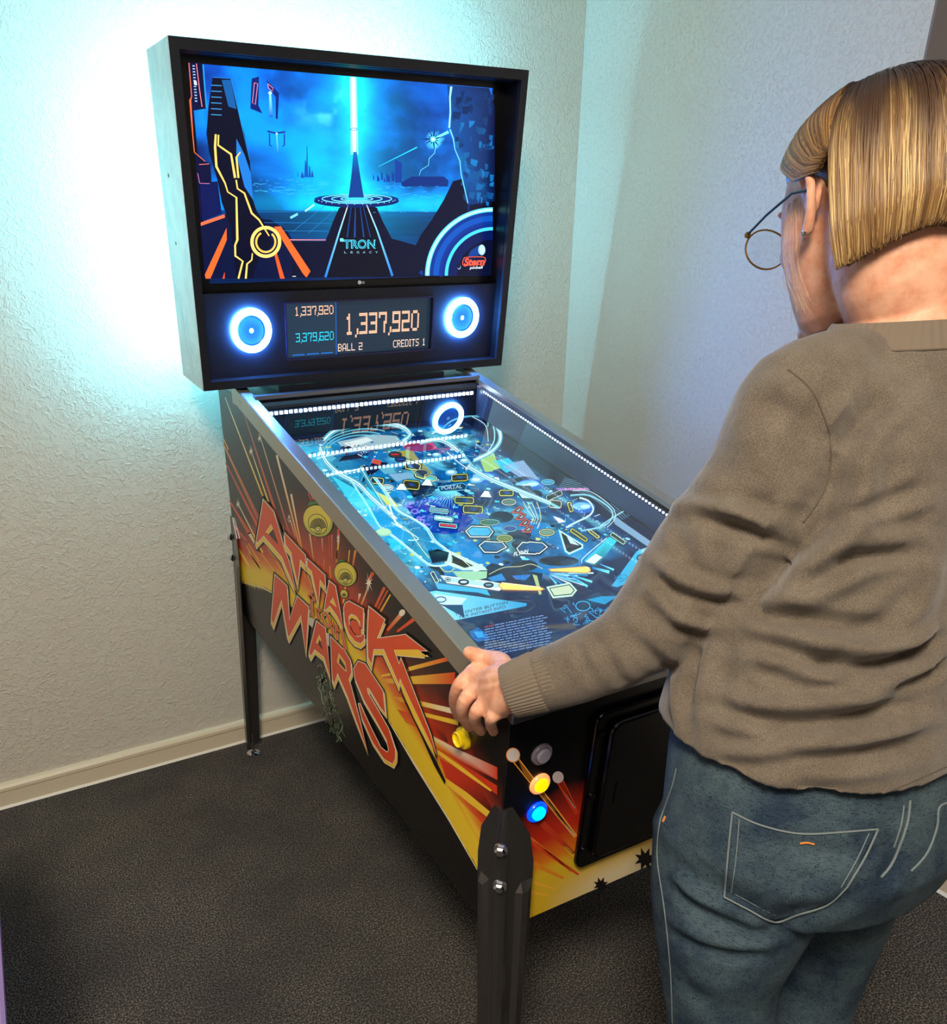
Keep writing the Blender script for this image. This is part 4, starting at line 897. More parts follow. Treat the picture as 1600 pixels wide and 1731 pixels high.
# plastic tracks: pale curved bands
def band(f, P, w, col=(120,205,220), lay=12, k_=5.33):
    Pf.stroke([f(*q) for q in P], w/k_, col, lay); Pf.stroke([f(*q) for q in P], max(w-12,4)/k_, (16,110,150), lay+1)
def curve(P, n=8):
    out = []
    for i in range(len(P)-1):
        p0 = np.array(P[max(i-1,0)], float); p1 = np.array(P[i], float); p2 = np.array(P[i+1], float); p3 = np.array(P[min(i+2,len(P)-1)], float)
        for k in range(n):
            t = k/n; out.append(tuple(.5*((2*p1)+(-p0+p2)*t+(2*p0-5*p1+4*p2-p3)*t*t+(-p0+3*p1-3*p2+p3)*t**3)))
    out.append(tuple(P[-1])); return out
def line(f, P, w, col, lay, k_=5.33): Pf.stroke([f(*q) for q in curve(P)], w/k_, col, lay)
left = [(-150,170),(0,400),(120,600),(250,700),(400,820),(560,940),(700,940),(745,890),(700,800),(600,720),(520,600),(400,520),(260,440),(170,300),(60,150)]
line(P2, left, 16, (150,225,235), 12); line(P2, [(x+22,y+4) for x, y in left[2:]], 7, (225,250,250), 13); line(P2, [(-60,60),(90,300),(230,520),(380,640),(480,780),(560,880),(690,905)], 40, (60,150,170), 11)
line(P2, [(-60,60),(90,300),(230,520),(380,640),(480,780),(560,880)], 5, (215,245,250), 13); line(P2, [(200,400),(260,560),(320,600)], 14, (220,240,245), 13)
Pf.poly(P_(P2,(30,420),(220,400),(430,690),(455,720),(250,760),(180,700)), (30,150,205), 9); line(P2, [(220,560),(460,700),(370,720)], 8, (200,240,245), 14)
Pf.disc(P2(150,648), 72/5.33, 36/5.33, (150,205,160), 15); Pf.disc(P2(150,644), 60/5.33, 28/5.33, (176,222,176), 16); Pf.poly(P_(P2,(185,700),(330,720),(345,790),(230,820)), (40,190,225), 12)
Pf.poly(P_(P2,(550,820),(640,800),(740,830),(720,910),(590,930)), (10,14,20), 14); rnd(P2, (560,860), 22, 12, (230,230,230)); line(P2, [(660,960),(700,1000),(760,1000),(790,960)], 8, (200,205,90), 15)
Pf.poly(P_(P2,(80,280),(220,340),(290,420),(180,400)), (200,210,70), 12)
Pf.poly(P_(P2,(0,230),(100,330),(200,540),(120,600),(20,470)), (50,200,225), 8); Pf.poly(P_(P1,(520,660),(700,760),(900,960),(840,980),(640,830)), (60,200,225), 6)
for e, c, rx, ry in ((0,(680,470),190,80),(1,(690,465),220,96),(2,(700,460),250,112),(3,(1430,330),150,70),(4,(1450,350),190,90)):
    Pf.ring(P1(*c), rx/4, ry/4, 1.6, (100,190,210), 10+e*.3, rot=-.15, a0=2.4 if e < 3 else 3.6, a1=5.6 if e < 3 else 6.6)
line(P1, [(1380,480),(1500,620),(1650,700),(1900,800),(2060,880)], 16, (120,200,215), 10, 4); line(P1, [(1300,500),(1420,600),(1600,680)], 6, (200,235,240), 11, 4)
line(P1, [(1490,230),(1600,300),(1620,420),(1560,520)], 8, (150,215,225), 10, 4); line(P1, [(1470,260),(1560,320),(1580,430)], 4, (200,235,240), 10, 4)
line(P1, [(420,545),(600,505),(800,480)], 7, (210,240,250), 12, 4); line(P1, [(500,660),(700,620)], 8, (200,240,250), 12, 4)
Pf.poly(P_(P3,(-60,-150),(60,-200),(130,-40),(0,0)), (150,200,110), 5); Pf.poly(P_(P3,(60,-100),(200,-130),(300,-40),(180,0)), (40,190,220), 5); Pf.poly(P_(P3,(150,-60),(330,-110),(470,60),(330,60)), (130,160,200), 5)
# right-hand tracks
line(P3, [(740,200),(900,200),(1060,290),(1110,370),(1060,450),(950,490),(830,510)], 14, (130,200,220), 12); line(P3, [(760,160),(920,170),(1100,300),(1130,400),(1060,480)], 5, (200,235,245), 13)
line(P3, [(720,470),(800,430),(900,380),(940,320),(900,250),(820,220)], 14, (200,240,250), 12); line(P3, [(1000,470),(1100,400),(1220,330)], 9, (160,215,225), 13)
for i in range(6): line(P3, [(640+i*10,120-i*14),(900+i*14,200-i*14),(1180+i*20,420-i*10)], 3, (110,170,200), 9)
Pf.poly(P_(P3,(610,135),(900,135),(930,150),(640,158)), (150,120,190), 9); Pf.poly(P_(P3,(1100,380),(1140,390),(1440,600),(1420,650),(1130,450)), (120,160,190), 8)
Pf.text('LYNN', P3(690,152), (180/5.16,0), (0,-16/5.16), (235,150,190), 10, bold=.03)
tag_in(P3, (815,545), 170, 36, .6, (60,80,70), OLV); tag_in(P3, (945,535), 110, 30, .65, (60,80,70), OLV); tag_in(P3, (1155,575), 150, 40, .6, (40,60,70), (170,210,190)); tag_in(P3, (740,300), 36, 90, -.3, (60,80,70), OLV)
tag_in(P3, (610,275), 110, 70, .1, (60,70,70), (210,215,200)); tag_in(P3, (600,200), 150, 50, -.4, (40,60,60), (170,190,190))
P = [(640,500),(850,630),(850,660),(730,715),(695,690)]; Pf.poly([P3(*q) for q in offset(P,6)], (30,180,220), 9); Pf.poly([P3(*q) for q in P], (200,235,240), 10); Pf.poly([P3(*q) for q in offset(P,-12)], (20,40,50), 11); Pf.poly(P_(P3,(700,540),(740,620),(820,640),(760,590)), (190,225,230), 12); rnd(P3, (733,685), 16, 11, (60,60,60))
Pf.poly(P_(P3,(1080,560),(1145,600),(960,830),(860,770)), [(40,210,235),(40,210,235),(20,30,40),(60,190,215)], 10); Pf.poly(P_(P3,(960,710),(1020,740),(950,800),(870,780)), (210,230,235), 11); line(P3, [(1060,570),(860,740),(840,790)], 7, (190,230,235), 12)
Pf.poly(P_(P3,(590,380),(650,400),(700,430),(640,440)), (235,240,240), 11)
# blue figure-free splash between the flippers
for i in range(26):
    a = random.uniform(-.1,1.25); r0 = random.uniform(20,60); r1 = random.uniform(160,430); Pf.stroke([P3(540+r0*math.cos(a),880+r0*math.sin(a)*.5), P3(540+r1*math.cos(a),880+r1*math.sin(a)*.42)], [.4,random.uniform(.8,3.0)], random.choice([(60,200,235),(30,130,200),(200,240,250)]), 9)
for p, q, w in (((930,830),(1080,870),26),((1000,800),(1120,850),16),((700,880),(930,955),18),((740,900),(890,995),18)): Pf.stroke([P3(*p), P3(*q)], [w*.5/5,w/5], [(20,120,200),(110,230,250)], 10)
Pf.poly(P_(P3,(-180,930),(60,790),(280,850),(500,880),(480,960),(300,990),(0,960)), (16,34,60), 6); Pf.poly(P_(P3,(20,920),(140,880),(180,940),(60,950)), (40,130,200), 7); Pf.poly(P_(P3,(230,900),(400,890),(350,940),(260,930)), (30,110,190), 7)
line(P3, [(30,890),(160,830),(300,820),(400,800),(500,840)], 6, (190,190,140), 9); Pf.poly(P_(P3,(410,890),(450,900),(490,1060),(470,1070)), (170,190,130), 10)
P = [(565,1015),(730,985),(770,1030),(745,1060),(600,1075)]; Pf.poly([P3(*q) for q in offset(P,22)], (190,235,210), 10); Pf.poly([P3(*q) for q in offset(P,8)], (30,40,44), 11); Pf.poly([P3(*q) for q in P], (190,210,180), 12)
# flipper lanes, slingshot and flippers
Pf.poly(P_(P2,(660,1035),(1080,1085),(1215,1110),(1230,1150),(1190,1175),(720,1105)), (222,232,220), 11); Pf.poly(P_(P2,(690,1050),(1180,1110),(1200,1140),(1160,1150),(740,1095)), (170,215,215), 12)
Pf.poly(P_(P2,(610,1100),(740,1120),(1080,1165),(1110,1220),(1000,1190),(640,1160)), (60,170,210), 10); rnd(P2, (728,1075), 22, 14, (110,90,90), lay=13); rnd(P2, (870,1098), 44, 22, (190,215,220), (30,40,50), lay=13); rnd(P2, (1095,1125), 40, 20, (120,150,160), (30,40,50), lay=13)
Pf.poly(P_(P2,(545,960),(640,950),(700,1020),(665,1040),(640,1000)), (14,18,24), 10); Pf.poly(P_(P2,(770,1000),(1082,1000),(1078,1060),(960,1085),(820,1055)), (150,205,165), 13)
Pf.poly(P_(P2,(720,800),(1060,960),(1085,990),(860,990),(700,930)), (190,225,215), 12); Pf.poly(P_(P2,(760,850),(960,950),(880,970),(760,920)), (16,24,30), 13); line(P2, [(820,860),(960,980),(1020,990)], 6, (220,235,225), 14)
tag_in(P2, (610,1050), 40, 110, -.5, (20,60,90), (200,225,215))
def flip(f, P, k_):
    Pf.poly([f(*q) for q in offset(P, 8)], (190,130,80), 16); Pf.poly([f(*q) for q in P], (240,234,110), 17); Pf.stroke([f(*P[1]), f(*P[2])], 1.6, (255,250,190), 18)
flip(P2, [(1190,1128),(1215,1108),(1560,1148),(1588,1162),(1560,1172),(1225,1165)], 5); flip(P3, [(560,850),(870,828),(905,840),(912,860),(885,878),(575,862)], 5)
# apron
Pf.poly(P_(P2,(540,1185),(620,1172),(1440,1285),(1435,1310),(750,1448)), [(90,200,235),(120,215,235),(40,150,200),(40,150,200),(120,200,230)], 6); Pf.poly(P_(P2,(600,1200),(900,1240),(820,1330),(690,1330)), (190,225,235), 7); Pf.ring(P2(665,1252), 46/5.33, 24/5.33, 1.8, (30,70,110), 8); Pf.poly(P_(P2,(650,1290),(700,1300),(860,1300),(880,1420),(850,1400),(720,1330)), (30,60,90), 8)
Pf.text('TO ENTER BUTTON', P2(790,1400), (480/5.33,-110/5.33), (0,-26/5.33), (60,60,80), 9, bold=.01); Pf.text('FOR INSTANT INFO', P2(830,1425), (420/5.33,-96/5.33), (0,-24/5.33), (70,50,70), 9, bold=.01)
Pf.poly(P_(P3,(1100,988),(1320,684),(1410,650),(1470,700),(1400,830),(1290,940),(1150,1000)), [(50,170,215),(50,180,220),(150,215,235),(150,215,235),(90,190,225),(60,170,210),(50,160,205)], 6); rnd(P3, (1370,745), 50, 34, (110,170,200), (60,80,110)); 
rp = random.Random(9)
for i in range(14): x = rp.uniform(1120,1300); Pf.stroke([P3(x,910+rp.uniform(-20,60)), P3(x+rp.uniform(20,70),900+rp.uniform(-20,50))], 1.0, (20,110,160), 8)
for i in range(12):
    y0_ = 1500+i*24; x = 1060
    while x < 1580+i*6:
        l = rp.uniform(14,60); Pf.stroke([P2(x, y0_-(x-1060)*.20), P2(x+l, y0_-(x+l-1060)*.20)], 1.3, (112,150,205) if i or x > 1130 else (190,60,80), 7); x += l+rp.uniform(5,12)
Pf.poly(P_(P2,(920,1540),(1000,1500),(1080,1560),(1100,1600),(1000,1640),(940,1590)), (20,90,160), 6); Pf.poly(P_(P2,(960,1540),(1040,1540),(1060,1590),(1000,1600)), (50,150,215), 7)
for i in range(34):
    x = rp.uniform(680,1080); y = rp.uniform(1150,1300); Pf.stroke([P3(x,y), P3(x+rp.uniform(-40,50),y+rp.uniform(-30,40)), P3(x+rp.uniform(-10,70),y+rp.uniform(0,50))], 1.2, (50,150,205), 7)
Pf.ring(P3(850,1165), 12, 8, 1.3, (60,170,220), 8); Pf.poly(P_(P3,(880,1110),(1010,1080),(1160,1075),(1040,1150)), (30,140,190), 6)
# small busy details everywhere on the upper two thirds
for i in range(760):
    x = rp.uniform(.07,W-.09); y = rp.uniform(.40,1.05); r = rp.uniform(.002,.014); q = rp.random(); a = rp.uniform(0,3.1); col = rp.choice([(200,235,240),(215,240,245),(12,18,28),(40,190,230),(80,215,240),(10,90,170),(190,200,100),(130,210,225),(60,100,130),(150,215,225)])
    c2 = (x+r*1.8*math.cos(a), y+r*1.8*math.sin(a)); n_ = 4
    if q < .5: Pf.stroke([(x,y), c2], rp.uniform(.0006,.002), col, 4, px=False)
    elif q < .8: Pf.poly([(x,y),(x+r*math.cos(a),y+r*math.sin(a)),(x+r*1.2*math.cos(a+.9),y+r*1.2*math.sin(a+.9)),(x+r*.6*math.cos(a+1.6),y+r*.6*math.sin(a+1.6))], col, 4.5, px=False)
    else: Pf.disc((x,y), r*.5, r*.5, col, 4.2, px=False, seg=12)
# clear plastic ramps drawn over the picture
for P, w in (([(470,420),(560,350),(760,310),(960,320),(1050,380),(1000,430)],34),([(440,470),(480,560),(560,640),(700,720),(800,820),(960,960)],38),([(1380,500),(1300,440),(1220,420),(1120,440)],26),([(1560,250),(1640,330),(1660,420),(1600,500),(1480,560)],30),([(1440,600),(1600,690),(1800,770),(2000,850)],30)):
    Pf.stroke([P1(*q) for q in curve(P)], w/4, (84,168,190), 11.5); Pf.stroke([P1(*q) for q in curve([(x+3,y-5) for x, y in P])], 2.2, (216,244,248), 12); Pf.stroke([P1(*q) for q in curve([(x-4,y+6) for x, y in P])], 1.6, (190,232,240), 12)
for c, w in (((1330,640),40),((1230,520),30),((1500,690),44),((1420,560),34)): Pf.disc(P1(*c), w/4, w*.45/4, (120,190,220), 12); Pf.disc(P1(c[0]-3,c[1]-2), w*.6/4, w*.24/4, (214,240,248), 12.5)
Pf.build('playfield_print', m_tv, tvo)
for o_ in (tvo,): pass

# small things at the edges of the picture
t = root('storage_box', tuple(hit(1596, 1634, (0,0,0), np.array([0,0,1.]))+np.array([.02,0,0])), 'corner of a white plastic box on the carpet at the right edge', 'box')
x0, y0_, _ = WORLD[t.name]
k = MB(); k.prism(rrect(x0-.02, x0+.24, y0_-.26, y0_+.0, .02), lambda a, b: (a, b, .0), lambda a, b: (a-.0, b, .05)); k.build('tub', m_white, t, bevel=.004)
k = MB(); k.prism(rrect(x0-.024, x0+.244, y0_-.264, y0_+.004, .022), lambda a, b: (a, b, .05), lambda a, b: (a, b, .06)); k.build('lid', m_white, t, bevel=.002)
# ------------------------------------------------------------------ the woman at the machine
m_skin = mat('skin', (232,172,138), .48, spec=.4)
bsdf(m_skin).inputs['Subsurface Weight'].default_value = .12; bsdf(m_skin).inputs['Subsurface Radius'].default_value = (.01,.004,.002); bsdf(m_skin).inputs['Subsurface Scale'].default_value = .6
co = coords(m_skin); n1 = noise(m_skin, co, 55, 4, .6)
link(m_skin, ramp(m_skin, n1, [(.35,(222,152,118)), (.62,(238,182,150))]), bsdf(m_skin).inputs['Base Color'])
add_bump(m_skin, noise(m_skin, co, 420, 3, .6), .35, .0008)
m_knit = mat('sweater_jersey', (118,107,95), .92, spec=.15, sheen=.25)
co = coords(m_knit); n1 = noise(m_knit, co, 900, 2, .7); n2 = noise(m_knit, co, 26, 3, .6)
c1 = ramp(m_knit, n1, [(.35,(92,84,74)), (.65,(130,119,105))]); c2 = ramp(m_knit, n2, [(.3,(225,222,220)), (.7,(255,255,255))])
mx = node(m_knit, 'ShaderNodeMix', data_type='RGBA', blend_type='MULTIPLY', inputs={0: 1.0}); link(m_knit, c1, mx.inputs[6]); link(m_knit, c2, mx.inputs[7]); link(m_knit, mx.outputs[2], bsdf(m_knit).inputs['Base Color'])
add_bump(m_knit, n1, .5, .0012)
m_rib = mat('sweater_rib', (118,106,92), .92, spec=.15, sheen=.25)
m_seam = mat('sweater_seam', (92,82,70), .9)
m_denim = mat('denim', (70,92,108), .85, spec=.2)
co = coords(m_denim); n1 = noise(m_denim, stretch(m_denim, co, (1300,1300,160)), 1, 2, .7); n1b = noise(m_denim, stretch(m_denim, co, (160,160,1300)), 1, 2, .7); n2 = noise(m_denim, co, 14, 4, .65)
ad = node(m_denim, 'ShaderNodeMath', operation='ADD'); link(m_denim, n1, ad.inputs[0]); link(m_denim, n1b, ad.inputs[1])
c1 = ramp(m_denim, ad.outputs[0], [(.75,(22,36,50)), (1.25,(80,98,108))]); c2 = ramp(m_denim, n2, [(.34,(140,156,182)), (.66,(255,255,248))])
mx = node(m_denim, 'ShaderNodeMix', data_type='RGBA', blend_type='MULTIPLY', inputs={0: 1.0}); link(m_denim, c1, mx.inputs[6]); link(m_denim, c2, mx.inputs[7]); link(m_denim, mx.outputs[2], bsdf(m_denim).inputs['Base Color'])
add_bump(m_denim, ad.outputs[0], .5, .001)
m_thread = mat('pale_thread', (112,124,126), .8)
m_thread2 = mat('orange_thread', (206,128,60), .8)
m_hair = mat('hair', (150,110,60), .42, attr='base', spec=.5)
m_frame = mat('glasses_metal', (26,26,44), .3, .7); m_gold = mat('glasses_gold', (190,140,60), .25, 1)
m_shoe = mat('shoe_black', (24,24,28), .6); m_sole = mat('shoe_sole', (210,210,205), .6)
m_lenses = bpy.data.materials.new('spectacle_lens'); m_lenses.use_nodes = True
m_lenses.node_tree.links.clear() if False else None
b_ = m_lenses.node_tree.nodes['Principled BSDF']; b_.inputs['Transmission Weight'].default_value = 1; b_.inputs['Roughness'].default_value = 0; b_.inputs['IOR'].default_value = 1.01; b_.inputs['Base Color'].default_value = (1,1,1,1)

X3, Y3, Z3 = np.eye(3)
class Solid:
    """closed overlapping volumes that a voxel remesh fuses into one continuous surface"""
    def __init__(s): s.V = []; s.F = []
    def add(s, V, F): n = len(s.V); s.V += [tuple(v) for v in V]; s.F += [[i+n for i in f] for f in F]
    def loft(s, secs, seg=28, power=2.0):
        """secs: (centre, A, B) with A,B half-axis vectors"""
        V = []; F = []
        def ringp(c, A_, B_):
            for k in range(seg):
                q = 2*math.pi*k/seg; cc, ss = math.cos(q), math.sin(q)
                cc = math.copysign(abs(cc)**(2/power), cc); ss = math.copysign(abs(ss)**(2/power), ss); V.append(np.asarray(c)+cc*np.asarray(A_)+ss*np.asarray(B_))
        for c, A_, B_ in secs: ringp(c, A_, B_)
        for i in range(len(secs)-1):
            for k in range(seg): F.append((i*seg+k, i*seg+(k+1) % seg, (i+1)*seg+(k+1) % seg, (i+1)*seg+k))
        for i, rev in ((0, True), (len(secs)-1, False)):
            V.append(np.asarray(secs[i][0], float)); c = len(V)-1
            for k in range(seg):
                t3 = (i*seg+k, i*seg+(k+1) % seg, c); F.append(t3[::-1] if rev else t3)
        s.add(V, F)
    def ball(s, c, A_, B_, C_, n=14, seg=22):
        c = np.asarray(c, float); A_, B_, C_ = [np.asarray(q, float) for q in (A_, B_, C_)]; V = []; F = []
        for i in range(1, n):
            th = math.pi*i/n
            for k in range(seg): q = 2*math.pi*k/seg; V.append(c+math.sin(th)*(math.cos(q)*A_+math.sin(q)*B_)+math.cos(th)*C_)
        for i in range(n-2):
            for k in range(seg): F.append((i*seg+k, (i+1)*seg+k, (i+1)*seg+(k+1) % seg, i*seg+(k+1) % seg))
        V.append(c+C_); V.append(c-C_); t_, b_2 = len(V)-2, len(V)-1
        for k in range(seg): F.append((t_, k, (k+1) % seg)); F.append((b_2, (n-2)*seg+(k+1) % seg, (n-2)*seg+k))
        s.add(V, F)
    def limb(s, pts, rads, seg=20, sub=4, flat=None):
        """smooth tapering tube with rounded ends; flat: per-point factor along second axis"""
        pts = [np.asarray(p, float) for p in pts]; n = len(pts); flat = flat or [1]*n
        P = curve3(pts, sub); R = np.interp(np.linspace(0, n-1, len(P)), range(n), rads); Fl = np.interp(np.linspace(0, n-1, len(P)), range(n), flat)
        a = None; secs = []
        t0 = P[1]-P[0]; t0 = t0/np.linalg.norm(t0); t1 = P[-1]-P[-2]; t1 = t1/np.linalg.norm(t1)
        ext = [(P[0]-t0*R[0]*math.sin(q), R[0]*math.cos(q), Fl[0], t0) for q in (1.3, .9, .45)]
        mid = [(P[i], R[i], Fl[i], (P[min(i+1,len(P)-1)]-P[max(i-1,0)])) for i in range(len(P))]
        end = [(P[-1]+t1*R[-1]*math.sin(q), R[-1]*math.cos(q), Fl[-1], t1) for q in (.45, .9, 1.3)]
        for c, r, fl, t in ext+mid+end:
            t = t/np.linalg.norm(t)
            if a is None:
                a = np.cross(t, Z3); a = np.cross(t, X3) if np.linalg.norm(a) < .3 else a
            else: a = a-t*np.dot(a, t)
            a = a/np.linalg.norm(a); b = np.cross(t, a); secs.append((c, a*r, b*r*fl))
        s.loft(secs, seg)
    def fuse(s, voxel, smooth=4):
        me = bpy.data.meshes.new('tmp'); me.from_pydata([tuple(v) for v in s.V], [], s.F); me.update()
        bm = bmesh.new(); bm.from_mesh(me); bmesh.ops.recalc_face_normals(bm, faces=bm.faces); bm.to_mesh(me); bm.free()
        ob = bpy.data.objects.new('tmp', me); COL.objects.link(ob)
        r = ob.modifiers.new('r', 'REMESH'); r.mode = 'VOXEL'; r.voxel_size = voxel
        if smooth: q = ob.modifiers.new('s', 'SMOOTH'); q.factor = .5; q.iterations = smooth
        dg = bpy.context.evaluated_depsgraph_get(); m2 = bpy.data.meshes.new_from_object(ob.evaluated_get(dg))
        bpy.data.objects.remove(ob); bpy.data.meshes.remove(me)
        n = len(m2.vertices); V = np.empty(n*3); m2.vertices.foreach_get('co', V); V = V.reshape(-1, 3)
        N = np.empty(n*3); m2.vertices.foreach_get('normal', N); N = N.reshape(-1, 3); F = [tuple(p.vertices) for p in m2.polygons]
        bpy.data.meshes.remove(m2); return V, N, F
def curve3(P, n=4):
    out = []
    for i in range(len(P)-1):
        p0, p1, p2, p3 = P[max(i-1,0)], P[i], P[i+1], P[min(i+2,len(P)-1)]
        for k in range(n):
            t = k/n; out.append(.5*((2*p1)+(-p0+p2)*t+(2*p0-5*p1+4*p2-p3)*t*t+(-p0+3*p1-3*p2+p3)*t**3))
    out.append(P[-1]); return out
def seg_dist(V, A_, B_):
    d = B_-A_; L2 = np.dot(d, d)+1e-12; t = np.clip(((V-A_)@d)/L2, 0, 1); return np.linalg.norm(V-(A_+t[:,None]*d), axis=1)
def cast(V, F, pts):
    """where the given sight lines meet the surface"""
    bv = BVHTree.FromPolygons([tuple(v) for v in V], F); out = []
    for u, v in pts:
        d = ray(u, v); h = bv.ray_cast(Vector(CP), Vector(d/np.linalg.norm(d)))
        out.append(None if h[0] is None else np.array(h[0]))
    return out
def dense(P, step=9):
    out = []
    for i in range(len(P)-1):
        a, b = np.array(P[i], float), np.array(P[i+1], float); n = max(1, int(np.hypot(*(b-a))/step))
        out += [tuple(a+(b-a)*k/n) for k in range(n)]
    return out+[tuple(P[-1])]
def folds(V, N, F, L_):
    D = np.zeros(len(V)); bv = BVHTree.FromPolygons([tuple(v) for v in V], F)
    for P, amp, w in L_:
        Q = []
        for u, v in dense(curve(P, 5), 7):
            d = ray(u, v); h = bv.ray_cast(Vector(CP), Vector(d/np.linalg.norm(d)))
            if h[0] is not None and (not Q or np.linalg.norm(np.array(h[0])-Q[-1]) < .05): Q.append(np.array(h[0]))
        if len(Q) < 2: continue
        Q = np.array(Q); lo, hi = Q.min(0)-3*w, Q.max(0)+3*w; idx = np.where(((V > lo) & (V < hi)).all(1))[0]
        if not len(idx): continue
        best = np.full(len(idx), 9.); par = np.zeros(len(idx)); n = len(Q)
        for i in range(n-1):
            dd = seg_dist(V[idx], Q[i], Q[i+1]); m_ = dd < best; best[m_] = dd[m_]; par[m_] = (i+.5)/(n-1)
        tp = np.clip(np.minimum(par, 1-par)/.22, 0, 1)**.7
        x = best/w; D[idx] += amp*tp*(np.exp(-x*x)-.35*np.exp(-((x-1.9)/.8)**2))
    return V+N*D[:,None]
def rope(V, F, P, r, name, material, parent, lift=.0006, seg=6, dash=None):
    Q = [q for q in cast(V, F, dense(curve(P, 5), 5)) if q is not None]; runs = [[]]
    for q in Q:
        if runs[-1] and np.linalg.norm(q-runs[-1][-1]) > .03: runs.append([])
        runs[-1].append(q)
    k = MB()
    for R in runs:
        if len(R) < 2: continue
        R = [q-(q-CP)/np.linalg.norm(q-CP)*lift for q in R]
        k.tube(R, r, seg)
    if k.V: return k.build(name, material, parent, smooth=True)
F3 = frame(860,540,2.012); F6 = frame(1060,1250,2.963)

# --- joints, found on the photograph's sight lines at believable depths
SHL = at(1345,668,.765); ELB = at(1162,985,.875); WRI = at(893,1150,.925)
NEC = at(1535,548,.80)
dxb = .05
TOR = [at(1386,1205,.885), at(1392,1165,.88), at(1400,1110,.872), at(1432,960,.86), at(1465,820,.845), at(1490,720,.83), at(1512,640,.815), at(1528,585,.805)]
TA_ = [.192,.189,.184,.180,.184,.182,.146,.090]; TB_ = [.148,.144,.138,.130,.126,.116,.098,.075]
SHR = NEC + np.array([.165,-.01,-.065]); ELR = np.array([.62,-.13,1.03]); WRR = np.array([.66,-.07,.90])
person = root('person', (float(TOR[0][0]), float(TOR[0][1]), 0), 'woman with a blonde bob and glasses, in grey-brown sweater and jeans, playing pinball', 'person')

